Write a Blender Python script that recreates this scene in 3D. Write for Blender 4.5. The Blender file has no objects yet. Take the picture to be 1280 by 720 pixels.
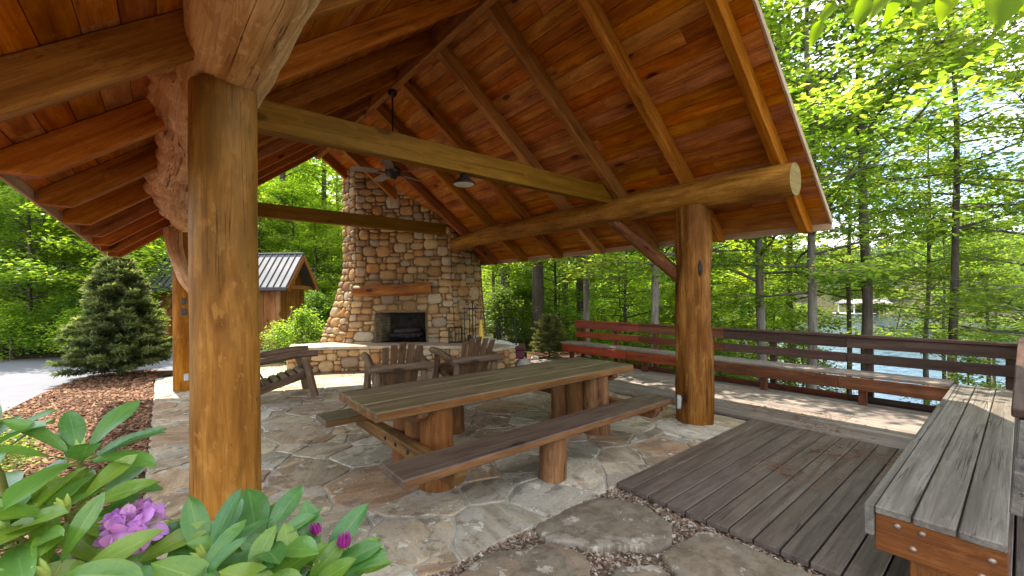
import bpy, math, random
import numpy as np
from mathutils import Vector, Matrix, noise as mnoise
random.seed(7); rng = np.random.default_rng(7)
C = bpy.context.scene.collection
V = Vector
PI = math.pi
# ------------------------------------------------------------------ camera frame
FPX, YAW, ROLL, H = 527.6, math.radians(39.534), math.radians(-.484), 1.62
cF = V((math.sin(YAW), math.cos(YAW), 0)); _r = V((math.cos(YAW), -math.sin(YAW), 0)); _u = V((0, 0, 1))
cR = math.cos(ROLL)*_r + math.sin(ROLL)*_u
cU = -math.sin(ROLL)*_r + math.cos(ROLL)*_u
def at(px, d, z=None):
    """ground plan point seen at column px and depth d"""
    p = cF*d + _r*((px-640)/FPX*d)
    return V((p.x, p.y, 0 if z is None else z))
def at3(px, py, d):
    return V((0, 0, H)) + (cF + cR*((px-640)/FPX) - cU*((py-368.9)/FPX))*d
cam = bpy.data.cameras.new('camera'); co = bpy.data.objects.new('camera', cam); C.objects.link(co)
cam.sensor_width = 36; cam.lens = 36*FPX/1280; cam.shift_y = 8.9/1280; cam.clip_end = 3000; cam.clip_start = .05
m = Matrix((cR, cU, -cF)).transposed().to_4x4(); m.translation = V((0, 0, H)); co.matrix_world = m
bpy.context.scene.camera = co

# ------------------------------------------------------------------ node helpers
class NT:
    def __init__(s, name):
        s.mat = bpy.data.materials.new(name); s.mat.use_nodes = True
        s.t = s.mat.node_tree; s.t.nodes.clear()
        s.out = s.n('ShaderNodeOutputMaterial')
    def n(s, typ, **kw):
        x = s.t.nodes.new(typ)
        for k, v in kw.items():
            if k.startswith('_'): setattr(x, k[1:], v)
            else:
                key = int(k[1:]) if k[0] == 'i' and k[1:].isdigit() else k.replace('__', ' ')
                s.set(x, key, v)
        return x
    def set(s, node, key, v):
        inp = node.inputs[key]
        if isinstance(v, bpy.types.NodeSocket): s.t.links.new(v, inp)
        elif isinstance(v, bpy.types.Node): s.t.links.new(v.outputs[0], inp)
        else:
            if hasattr(inp.default_value, '__len__') and not isinstance(v, str):
                v = tuple(v)
                if len(inp.default_value) == 4 and len(v) == 3: v = v+(1,)
            inp.default_value = v
    def attr(s, name, sock='Vector'):
        a = s.n('ShaderNodeAttribute', _attribute_name=name); return a.outputs[sock]
    def math(s, op, a, b=0.0, clamp=False):
        x = s.n('ShaderNodeMath', _operation=op, _use_clamp=clamp); s.set(x, 0, a); s.set(x, 1, b); return x.outputs[0]
    def vscale(s, v, sc):
        x = s.n('ShaderNodeVectorMath', _operation='MULTIPLY'); s.set(x, 0, v); s.set(x, 1, sc); return x.outputs[0]
    def vadd(s, v, b):
        x = s.n('ShaderNodeVectorMath', _operation='ADD'); s.set(x, 0, v); s.set(x, 1, b); return x.outputs[0]
    def noise(s, v, scale=1, detail=4, rough=.55, dist=0):
        x = s.n('ShaderNodeTexNoise'); s.set(x, 'Vector', v); s.set(x, 'Scale', scale); s.set(x, 'Detail', detail); s.set(x, 'Roughness', rough); s.set(x, 'Distortion', dist)
        return x.outputs['Fac'] if 'Fac' in x.outputs else x.outputs[0]
    def ramp(s, f, stops):
        x = s.n('ShaderNodeValToRGB'); s.set(x, 'Fac', f); e = x.color_ramp.elements
        while len(e) < len(stops): e.new(.5)
        for q, (p, c) in zip(e, stops):
            q.position = p; q.color = (c+(1,)) if len(c) == 3 else c
        return x.outputs[0]
    def map(s, f, a, b, c=0, d=1):
        x = s.n('ShaderNodeMapRange'); x.clamp = True
        for i, v in enumerate((f, a, b, c, d)): s.set(x, i, v)
        return x.outputs[0]
    def mix(s, f, a, b, mode='MIX'):
        x = s.n('ShaderNodeMix', _data_type='RGBA', _blend_type=mode); s.set(x, 0, f); s.set(x, 6, a); s.set(x, 7, b); return x.outputs[2]
    def bump(s, h, strength=.4, dist=.01):
        x = s.n('ShaderNodeBump'); s.set(x, 'Height', h); s.set(x, 'Strength', strength); s.set(x, 'Distance', dist); return x.outputs[0]
    def pbr(s, color, rough=.6, normal=None, spec=.4, metal=0, **kw):
        b = s.n('ShaderNodeBsdfPrincipled'); s.set(b, 'Base Color', color); s.set(b, 'Roughness', rough)
        s.set(b, 'Specular IOR Level', spec); s.set(b, 'Metallic', metal)
        for k, v in kw.items(): s.set(b, k.replace('_', ' '), v)
        if normal is not None: s.set(b, 'Normal', normal)
        s.t.links.new(b.outputs[0], s.out.inputs[0]); return b
    def hsv(s, col, h=.5, sat=1., v=1.):
        x = s.n('ShaderNodeHueSaturation'); s.set(x, 'Color', col); s.set(x, 'Hue', h); s.set(x, 'Saturation', sat); s.set(x, 'Value', v); return x.outputs[0]

def mix3(a, b, t): return tuple(x+(y-x)*t for x, y in zip(a, b))
def wood(name, base, dark, light, rough=.55, streak=14, var=.35, knots=.5, cracks=.5, blotch=None, blotch_amt=.5, bump=.35, spec=.35, stretch=.9, stain=None, rings=.45, flecks=.6, scuff=.35):
    t = NT(name); g = t.attr('g')
    rnd = t.attr('rnd', 'Fac')
    a = t.noise(t.vscale(g, (stretch, streak, streak)), 1, 6, .6, .5)
    b = t.noise(t.vscale(g, (2.5, 95, 95)), 1, 3, .6)
    col = t.ramp(a, [(.3, dark), (.5, base), (.7, light)])
    col = t.mix(t.map(b, .3, .7, 0, .35), col, mix3(base, dark, .8))
    # crisp growth-ring lines: contours of a slow noise stretched along the grain
    rg = t.noise(t.vscale(g, (stretch*.55, streak*.6, streak*.6)), 1, 2, .5, .35)
    fr = t.math('FRACT', t.math('MULTIPLY', rg, 15))
    ln = t.math('MULTIPLY', t.map(fr, .45, .97), t.map(fr, 1.0, .97))
    col = t.mix(t.math('MULTIPLY', ln, rings), col, mix3(dark, base, .25))
    # scuffs, worm holes and short checks
    fl = t.n('ShaderNodeTexVoronoi'); t.set(fl, 'Vector', t.vscale(g, (7, 26, 26))); t.set(fl, 'Scale', 1.0)
    fk = t.math('MULTIPLY', t.map(fl.outputs['Distance'], .10, .16, 1, 0), t.map(fl.outputs['Color'], .60, .64))
    col = t.mix(t.math('MULTIPLY', fk, flecks), col, mix3(dark, (0, 0, 0), .5))
    sc_ = t.noise(t.vscale(g, (stretch*5, 13, 13)), 1, 4, .7)
    col = t.mix(t.math('MULTIPLY', t.map(sc_, .58, .62), scuff), col, mix3(light, base, .2)); col = t.mix(t.math('MULTIPLY', t.map(sc_, .42, .385), scuff), col, mix3(dark, base, .35))
    # blotches of stain
    bl = t.noise(t.vscale(g, (1.3, 3.5, 3.5)), 1, 4, .6)
    bc = blotch if blotch else mix3(base, dark, .7)
    col = t.mix(t.map(bl, .45, .72, 0, blotch_amt), col, bc)
    h = t.math('ADD', t.math('ADD', t.math('MULTIPLY', a, .5), t.math('MULTIPLY', sc_, .5)), t.math('SUBTRACT', t.math('MULTIPLY', b, .4), t.math('MULTIPLY', ln, .15*rings)))
    if knots > 0:
        vo = t.n('ShaderNodeTexVoronoi'); t.set(vo, 'Vector', t.vscale(t.vadd(g, (3.3, 0, 0)), (1.7, 4.2, 4.2))); t.set(vo, 'Scale', 1.0)
        gate = t.map(vo.outputs['Color'], .45, .5)
        k = t.math('MULTIPLY', t.map(vo.outputs['Distance'], .1, .17, 1, 0), gate)
        k2 = t.math('MULTIPLY', t.map(vo.outputs['Distance'], .15, .42, 1, 0), gate)
        col = t.mix(t.math('MULTIPLY', k2, .4*knots), col, dark)
        col = t.mix(t.math('MULTIPLY', k, min(1, 1.5*knots)), col, mix3(dark, (0, 0, 0), .55))
    if cracks > 0:
        cn = t.noise(t.vscale(g, (.32, 20, 20)), 1, 2, .45, .25)
        c = t.math('ABSOLUTE', t.math('SUBTRACT', cn, .5))
        lm = t.noise(t.vscale(g, (1.1, 4, 4)), 1, 2)
        cr = t.math('MULTIPLY', t.map(c, .0, .010, 1, 0), t.map(lm, .48, .58))
        col = t.mix(t.math('MULTIPLY', cr, cracks), col, mix3(dark, (0, 0, 0), .6))
        h = t.math('SUBTRACT', h, t.math('MULTIPLY', cr, 1.2*cracks))
    if stain:
        ps = t.n('ShaderNodeNewGeometry').outputs['Position']; dn = t.n('ShaderNodeVectorMath', _operation='DISTANCE'); k_ = (1, 1, .28)
        t.set(dn, 0, t.vscale(ps, k_)); t.set(dn, 1, tuple(q*w_ for q, w_ in zip(stain, k_)))
        dd = t.math('ADD', dn.outputs['Value'], t.math('MULTIPLY', t.math('SUBTRACT', b, .5), .03))
        col = t.mix(t.map(dd, .008, .024, .7, 0), col, (.10, .06, .22))
    v = t.map(rnd, 0, 1, 1-var, 1+var*.8)
    col = t.hsv(col, t.map(t.math('FRACT', t.math('MULTIPLY', rnd, 7.13)), 0, 1, .49, .51), t.map(t.math('FRACT', t.math('MULTIPLY', rnd, 13.7)), 0, 1, .94, 1.08), v)
    t.pbr(col, t.map(a, .3, .7, rough+.08, rough-.08), t.bump(h, bump, .012), spec)
    return t.mat
def flat(name, col, rough=.6, metal=0, spec=.4, ns=6, amt=.25, bump=.15):
    t = NT(name); p = t.n('ShaderNodeNewGeometry').outputs['Position']
    n = t.noise(p, ns, 5, .6)
    c = t.mix(t.map(n, .3, .7, 0, 1), tuple(x*(1-amt) for x in col), tuple(min(1, x*(1+amt)) for x in col))
    n2 = t.noise(p, ns*15, 3, .6)
    t.pbr(c, rough, t.bump(n2, bump, .006), spec, metal); return t.mat

M = {}
# stained pine of the pavilion
M['board'] = wood('ceiling_pine', (.50, .165, .024), (.16, .040, .007), (.64, .265, .052), .55, 12, .15, 1.0, .35, (.17, .046, .009), .85, .45, .10)
M['rafter'] = wood('rafter_pine', (.42, .150, .026), (.15, .044, .008), (.55, .235, .055), .6, 12, .22, .9, .5, (.22, .068, .012), .6, .4, .10)
M['tie'] = wood('tie_pine', (.225, .110, .018), (.10, .042, .008), (.30, .155, .030), .6, 18, .1, .5, .5, (.135, .068, .012), .7, .4, .10)
M['log'] = wood('peeled_log', (.36, .140, .024), (.125, .038, .008), (.49, .235, .055), .55, 11, .12, .7, .9, (.155, .05, .010), .85, .8, .12, 1.2)
M['burl'] = wood('burl_log', (.66, .385, .175), (.32, .145, .055), (.80, .55, .30), .6, 15, .12, .7, 1.0, (.46, .22, .085), .5, 1.0, .12, 1.3, None, .6, .8, .6)
M['postfg'] = wood('front_post_log', (.345, .155, .042), (.12, .045, .011), (.49, .255, .082), .55, 8, .1, .55, 1.0, (.14, .075, .022), 1.0, .8, .12, 1.2, at3(256, 157, 2.36), .35, .9, .38)
M['postbr'] = wood('side_post_log', (.26, .108, .029), (.07, .024, .007), (.41, .195, .06), .6, 13, .1, .9, 1.0, (.105, .036, .008), .8, 1.0, .12, .8, None, .6, .7, .5)
M['endgrain'] = wood('log_end', (.25, .175, .058), (.14, .085, .026), (.32, .235, .09), .7, 24, .1, 0, 1.0, None, .3, .3, .1)
M['edge'] = wood('eave_trim', (.42, .27, .14), (.26, .15, .07), (.55, .40, .24), .6, 14, .1, .2, .5, None, .4, .3)
# furniture
M['tabletop'] = wood('table_top_planks', (.165, .122, .066), (.05, .033, .019), (.26, .205, .12), .5, 12, .18, .7, 1.0, (.115, .098, .052), .7, .5, .35)
M['tableleg'] = wood('table_log_legs', (.20, .092, .031), (.065, .025, .009), (.31, .155, .058), .55, 12, .12, .7, 1.0, (.09, .034, .011), .7, .6, .15)
M['benchtop'] = wood('dark_bench_planks', (.092, .060, .040), (.034, .020, .013), (.15, .105, .072), .5, 14, .12, .5, .8, (.125, .09, .06), .55, .45, .35)
M['tableedge'] = wood('table_edge_wood', (.185, .085, .030), (.065, .025, .009), (.27, .14, .055), .55, 14, .12, .5, .8, None, .5, .5, .15)  # also on tabletop sides, where missing sky reflection is painted as a redder tone
M['chair'] = wood('rustic_chair_wood', (.12, .062, .032), (.045, .022, .012), (.20, .11, .06), .55, 12, .3, .5, .6, (.08, .045, .028), .5, .5)
M['chairarm'] = wood('rustic_chair_logs', (.17, .10, .055), (.06, .032, .018), (.26, .17, .10), .6, 10, .2, .5, .9, (.10, .06, .035), .5, .6)
M['deck'] = wood('grey_brown_deck', (.128, .094, .072), (.045, .032, .025), (.195, .15, .12), .5, 15, .24, .12, .9, (.08, .057, .045), .6, .5, .35)
M['deck2'] = wood('weathered_deck', (.235, .19, .155), (.11, .085, .068), (.32, .27, .225), .65, 13, .2, .35, .7, (.18, .145, .115), .5, .35)
M['greyplank'] = wood('grey_weathered_plank', (.20, .172, .138), (.055, .046, .037), (.30, .272, .232), .55, 11, .18, .25, 1.0, (.135, .115, .092), .6, .7, .3, .4)
M['apron'] = wood('orange_apron', (.225, .078, .018), (.075, .024, .007), (.31, .122, .032), .55, 9, .2, .9, .9, (.125, .041, .011), .7, .5, .2)
M['redwood'] = wood('red_stained_rail', (.225, .052, .022), (.08, .020, .010), (.31, .085, .036), .55, 13, .25, .2, .6, (.13, .036, .017), .6, .4, .12)
M['brownrail'] = wood('red_brown_rail', (.155, .054, .024), (.06, .021, .011), (.22, .085, .040), .55, 13, .2, .2, .6, (.09, .034, .017), .6, .4, .12)
M['darkrail'] = wood('dark_rail', (.072, .040, .028), (.03, .017, .013), (.112, .068, .050), .55, 13, .2, .2, .6, (.048, .029, .021), .6, .4, .12)
M['shedwood'] = wood('shed_siding', (.33, .135, .040), (.13, .046, .014), (.42, .19, .065), .6, 9, .25, .6, .4, None, .5, .3, .1)
M['bark'] = wood('tree_bark', (.125, .10, .078), (.045, .034, .026), (.20, .17, .14), .85, 9, .3, .0, .6, (.10, .095, .062), .5, .9, .15, 1.6)
M['barkgrey'] = wood('grey_bark', (.21, .18, .148), (.075, .06, .048), (.31, .28, .24), .85, 9, .25, .0, .6, (.15, .135, .105), .5, .9, .15, 1.6)
M['barkdark'] = wood('dark_bark', (.085, .068, .052), (.032, .025, .019), (.14, .12, .10), .85, 9, .3, .0, .6, None, .5, .9, .15, 1.6)
# metals, plastics
M['iron'] = flat('black_iron', (.018, .017, .016), .45, .6, .4)
M['bronze'] = flat('fan_bronze', (.035, .026, .02), .4, .5, .4)
M['blade'] = wood('fan_blade_wood', (.17, .145, .125), (.10, .08, .068), (.22, .19, .17), .4, 16, .1, 0, 0, None, .2, .1)
M['lens'] = flat('frosted_lens', (.72, .69, .60), .35, 0, .5, 20, .05)
M['plastic'] = flat('grey_plastic', (.42, .44, .42), .45, 0, .4, 20, .06)
M['boxmetal'] = flat('dark_switch', (.06, .05, .045), .45, .3, .4, 20, .1)
M['bolt'] = flat('galvanised_bolt', (.35, .26, .19), .45, .7, .5, 40, .3)
M['maroon'] = flat('maroon_paint', (.10, .018, .03), .5, 0, .4)
M['tarp'] = flat('white_tarp', (.66, .66, .70), .5, 0, .4, 9, .12)
M['yellow'] = flat('yellow_bristle', (.62, .45, .06), .7)
M['soot'] = flat('soot_brick', (.03, .024, .02), .9, 0, .1, 9, .5)
M['char'] = flat('charred_log', (.05, .04, .035), .9, 0, .1, 12, .6, .6)
M['mortar'] = flat('chimney_mortar', (.15, .098, .052), .9, 0, .15, 14, .3, .6)
M['slabstone'] = flat('hearth_slab', (.42, .33, .235), .7, 0, .3, 5, .25, .4)
M['slate'] = flat('shingle', (.10, .09, .08), .9, 0, .2, 8, .3)
M['dockwhite'] = flat('boathouse_paint', (.62, .60, .58), .6)
M['dockroof'] = flat('boathouse_roof', (.30, .27, .26), .6)
M['pale_rock'] = flat('pale_rock', (.46, .41, .36), .85, 0, .2, 7, .3, .6)

def firebrick():
    t = NT('fire_brick'); g = t.attr('g')
    b = t.n('ShaderNodeTexBrick'); t.set(b, 'Vector', g); t.set(b, 'Scale', 1); t.set(b, 'Color1', (.27, .20, .11)); t.set(b, 'Color2', (.22, .16, .085)); t.set(b, 'Mortar', (.12, .10, .07))
    t.set(b, 'Brick Width', .22); t.set(b, 'Row Height', .07); t.set(b, 'Mortar Size', .006)
    n = t.noise(g, 4, 4)
    c = t.mix(t.map(n, .42, .66, 0, .75), b.outputs[0], (.05, .04, .03))
    t.pbr(c, .9, t.bump(b.outputs[0], .4, .01), .15); return t.mat
M['firebrick'] = firebrick()

def riverstone():
    t = NT('river_stone'); p = t.n('ShaderNodeNewGeometry').outputs['Position']; r = t.attr('rnd', 'Fac')
    c = t.ramp(r, [(0, (.22, .115, .045)), (.14, (.42, .225, .08)), (.3, (.55, .36, .155)), (.45, (.33, .21, .105)), (.6, (.60, .43, .215)), (.74, (.47, .23, .065)), (.88, (.52, .44, .31)), (1, (.27, .18, .11))])
    n = t.noise(t.vadd(p, (0, 0, 0)), 9, 6, .65, .4)
    n2 = t.noise(p, 45, 4, .6)
    c = t.mix(t.map(n, .35, .7, 0, .6), c, t.mix(1, c, (.55, .45, .38), 'MULTIPLY'))
    c = t.mix(t.map(n2, .5, .75, 0, .3), c, (.13, .09, .06))
    sp = cF*9.6+_r*((505-640)/FPX*9.75-.07); dv = t.n('ShaderNodeVectorMath', _operation='DISTANCE'); t.set(dv, 0, t.vscale(p, (1, 1, .8))); t.set(dv, 1, (sp.x, sp.y, 1.33*.8))
    so_ = t.math('ADD', dv.outputs['Value'], t.math('MULTIPLY', t.math('SUBTRACT', n, .5), .7))
    c = t.mix(t.map(so_, .35, .95, .55, 0), c, (.05, .038, .028))
    t.pbr(c, .72, t.bump(t.math('ADD', n, t.math('MULTIPLY', n2, .3)), .5, .02), .3); return t.mat
M['riverstone'] = riverstone()

def flagstone(name, stops, wet=.6, streak=(1.6, 7, 1), mott=.75):
    t = NT(name); p = t.n('ShaderNodeNewGeometry').outputs['Position']; r = t.attr('rnd', 'Fac'); g = t.attr('g')
    c = t.ramp(r, stops)
    n = t.noise(g, 3.0, 8, .70, .35)
    s = t.noise(t.vscale(g, streak), 1, 7, .68, .25)
    f = t.noise(g, 42, 5, .7)
    c = t.mix(t.map(s, .42, .60, 0, .8), c, t.hsv(c, .49, 1.2, .52))
    c = t.mix(t.map(n, .535, .555, 0, mott), c, t.ramp(t.math('FRACT', t.math('MULTIPLY', r, 5.7)), [(0, (.40, .36, .29)), (.4, (.28, .17, .095)), (.7, (.46, .43, .36)), (1, (.16, .13, .10))]))
    n2 = t.noise(t.vadd(g, (17, 5, 3)), 4.5, 8, .68, .2); n3 = t.noise(t.vadd(g, (3, 41, 9)), 6.5, 8, .7, .2)
    c = t.mix(t.map(n2, .57, .585, 0, mott), c, t.mix(r, (.20, .125, .075), (.15, .135, .115)))
    c = t.mix(t.map(n3, .60, .615, 0, mott), c, (.60, .56, .46))
    c = t.mix(t.map(f, .5, .72, 0, .5), c, (.12, .10, .08))
    hgt = t.math('ADD', t.math('MULTIPLY', t.map(n, .4, .65), 1.0), t.math('ADD', t.math('MULTIPLY', s, .8), t.math('MULTIPLY', f, .25)))
    t.pbr(c, t.map(n, .3, .7, wet+.1, wet-.1), t.bump(hgt, .5, .012), .35); return t.mat
M['flag'] = flagstone('patio_flagstone', [(0, (.44, .35, .22)), (.15, (.46, .32, .19)), (.3, (.34, .30, .22)), (.45, (.57, .49, .33)), (.56, (.38, .24, .135)), (.7, (.49, .42, .295)), (.82, (.62, .56, .43)), (.92, (.25, .22, .17)), (1, (.50, .39, .24))])
M['stepstone'] = flagstone('stepping_stone', [(0, (.175, .15, .105)), (.5, (.20, .155, .10)), (1, (.165, .145, .105))], .8, (9, 11, 9), .4)
M['grout'] = flat('patio_grout', (.37, .345, .27), .9, 0, .2, 5, .25, .4)

def ground_mat(name, a, b, c, sc, rough=.95, bs=.6, bd=.02):
    t = NT(name); p = t.n('ShaderNodeNewGeometry').outputs['Position']
    n = t.noise(p, sc, 6, .65); n2 = t.noise(p, sc*9, 4, .7)
    col = t.ramp(n, [(.3, a), (.5, b), (.7, c)])
    col = t.mix(t.map(n2, .35, .7, 0, .6), col, a)
    t.pbr(col, rough, t.bump(n2, bs, bd), .15); return t.mat
M['forest_floor'] = ground_mat('forest_floor', (.035, .03, .016), (.06, .048, .024), (.045, .065, .018), .8)
M['mulch'] = ground_mat('mulch', (.06, .03, .018), (.14, .07, .04), (.19, .105, .06), 9, .95, 1, .03)
M['gravel'] = ground_mat('gravel_bed', (.11, .075, .048), (.20, .145, .10), (.26, .20, .15), 22, .95, 1, .02)
M['asphalt'] = ground_mat('asphalt', (.135, .135, .15), (.165, .165, .18), (.15, .15, .165), 1.2, .8, .25, .006)
def chipmat(name, stops, rough=.85):
    t = NT(name); r = t.attr('rnd', 'Fac'); t.pbr(t.ramp(r, stops), rough, None, .2); return t.mat
M['chips'] = chipmat('bark_chips', [(0, (.05, .022, .013)), (.4, (.14, .065, .034)), (.75, (.24, .125, .065)), (1, (.36, .22, .125))])
M['pebble'] = chipmat('pebbles', [(0, (.10, .055, .034)), (.45, (.20, .135, .088)), (.8, (.30, .235, .17)), (1, (.45, .40, .33))])
M['litter'] = chipmat('dry_needles', [(0, (.10, .04, .02)), (.6, (.18, .075, .034)), (1, (.25, .12, .06))])

def water():
    t = NT('lake_water'); p = t.n('ShaderNodeNewGeometry').outputs['Position']
    n = t.noise(t.vscale(p, (.5, 1.2, 1)), 1, 5, .6, .4)
    t.pbr((.025, .055, .065), .10, t.bump(n, .28, .25), .5); return t.mat
M['water'] = water()

def leafmat(name, stops, tr, trans=.42, rough=.45, spec=.35):
    t = NT(name); r = t.attr('rnd', 'Fac')
    oi = t.n('ShaderNodeObjectInfo').outputs['Random']
    c = t.ramp(r, stops)
    c = t.hsv(c, t.map(oi, 0, 1, .485, .512), 1., t.map(t.math('FRACT', t.math('MULTIPLY', oi, 9.7)), 0, 1, .82, 1.18))
    b = t.pbr(c, rough, None, spec)
    tl = t.n('ShaderNodeBsdfTranslucent'); tc = t.mix(1, t.hsv(c, .485, 1.1, 1.0), tr, 'MULTIPLY'); t.set(tl, 'Color', tc)
    ms = t.n('ShaderNodeMixShader'); t.set(ms, 0, trans); t.t.links.new(b.outputs[0], ms.inputs[1]); t.t.links.new(tl.outputs[0], ms.inputs[2])
    t.t.links.new(ms.outputs[0], t.out.inputs[0]); return t.mat
BOOST = (2.6, 2.6, 1.6)
M['leaf'] = leafmat('maple_leaves', [(0, (.055, .10, .018)), (.35, (.10, .17, .026)), (.7, (.155, .23, .036)), (1, (.22, .28, .055))], (3.3, 3.3, 1.6), .58)
M['leaf_y'] = leafmat('young_leaves', [(0, (.04, .08, .014)), (.35, (.09, .155, .026)), (.7, (.145, .215, .04)), (1, (.23, .28, .07))], (2.9, 2.9, 1.7), .53)
M['leaf_d'] = leafmat('shade_leaves', [(0, (.035, .075, .014)), (.5, (.07, .13, .02)), (1, (.12, .19, .03))], BOOST, .5)
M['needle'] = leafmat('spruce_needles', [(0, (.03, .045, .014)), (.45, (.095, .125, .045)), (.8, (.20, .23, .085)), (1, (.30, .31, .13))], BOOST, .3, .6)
M['evergreen'] = leafmat('evergreen_shrub_needles', [(0, (.05, .06, .014)), (.5, (.11, .12, .028)), (1, (.20, .17, .06))], BOOST, .2, .6)
M['farleaf'] = leafmat('far_wood_leaves', [(0, (.05, .085, .03)), (.5, (.085, .13, .045)), (1, (.13, .17, .07))], (2, 2, 1.6), .3, .7, .1)

def rhodoleaf(name, c0, c1, c2, rib):
    t = NT(name); g = t.attr('g'); r = t.attr('rnd', 'Fac')
    x = t.n('ShaderNodeSeparateXYZ'); t.set(x, 0, g)
    side = t.math('ABSOLUTE', x.outputs[1])
    n = t.noise(t.vadd(g, (0, 0, 0)), 3, 4, .6)
    c = t.mix(t.map(n, .35, .65), t.ramp(r, [(0, c0), (.6, c1), (1, c2)]), t.ramp(r, [(0, c1), (1, c2)]))
    v = t.n('ShaderNodeTexWave'); v.bands_direction = 'X'; t.set(v, 'Vector', t.vadd(g, (0, 0, 0))); t.set(v, 'Scale', 2.3); t.set(v, 'Distortion', 1.0)
    c = t.mix(t.math('MULTIPLY', t.map(v.outputs[1], .9, 1, 0, .07), t.map(side, .02, .1)), c, rib)
    c = t.mix(t.map(side, .012, .035, .5, 0), c, rib)
    sp = t.noise(t.vscale(g, (5, 7, 1)), 1, 3, .6); c = t.mix(t.map(sp, .69, .72, 0, .7), c, (.13, .085, .03))
    b = t.pbr(c, .34, t.bump(t.math('ADD', n, t.math('MULTIPLY', v.outputs[1], .12)), .18, .01), .5)
    tl = t.n('ShaderNodeBsdfTranslucent'); t.set(tl, 'Color', t.mix(1, c, (3.2, 3.0, 1.2), 'MULTIPLY'))
    ms = t.n('ShaderNodeMixShader'); t.set(ms, 0, .22); t.t.links.new(b.outputs[0], ms.inputs[1]); t.t.links.new(tl.outputs[0], ms.inputs[2]); t.t.links.new(ms.outputs[0], t.out.inputs[0])
    return t.mat
M['rleaf'] = rhodoleaf('rhododendron_leaf', (.036, .115, .032), (.06, .165, .036), (.115, .225, .035), (.16, .26, .06))
M['rleaf_y'] = rhodoleaf('young_rhododendron_leaf', (.06, .15, .02), (.11, .20, .022), (.18, .26, .03), (.25, .33, .06))
M['bigleaf'] = leafmat('bright_overhead_leaves', [(0, (.07, .14, .010)), (.5, (.10, .185, .013)), (1, (.15, .23, .02))], (3.3, 3.4, .8), .66, .6, .2)
M['rstem'] = flat('green_stem', (.20, .20, .045), .6, 0, .3, 12, .3)
M['rbud'] = flat('leaf_bud', (.30, .36, .07), .5, 0, .3, 20, .2)
def petalmat():
    t = NT('lilac_petals'); r = t.attr('rnd', 'Fac'); g = t.attr('g'); x = t.n('ShaderNodeSeparateXYZ'); t.set(x, 0, g)
    c = t.mix(t.map(x.outputs[0], 0, 1), (.72, .42, .74), t.ramp(r, [(0, (.46, .17, .60)), (.6, (.60, .26, .66)), (1, (.68, .25, .55))]))
    b = t.pbr(c, .5, None, .3)
    tl = t.n('ShaderNodeBsdfTranslucent'); t.set(tl, 'Color', c); ms = t.n('ShaderNodeMixShader'); t.set(ms, 0, .4)
    t.t.links.new(b.outputs[0], ms.inputs[1]); t.t.links.new(tl.outputs[0], ms.inputs[2]); t.t.links.new(ms.outputs[0], t.out.inputs[0]); return t.mat
M['petal'] = petalmat()
M['magenta'] = flat('magenta_bud', (.25, .016, .17), .5, 0, .3, 30, .3)

def metalroof():
    t = NT('standing_seam_metal'); p = t.n('ShaderNodeNewGeometry').outputs['Position']
    n = t.noise(p, 1.6, 5, .6)
    t.pbr(t.mix(t.map(n, .35, .65), (.10, .10, .112), (.14, .14, .152)), .55, None, .3, .2); return t.mat
M['metalroof'] = metalroof()
M['seam'] = flat('dark_seam', (.05, .045, .05), .5, .3)

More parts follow.
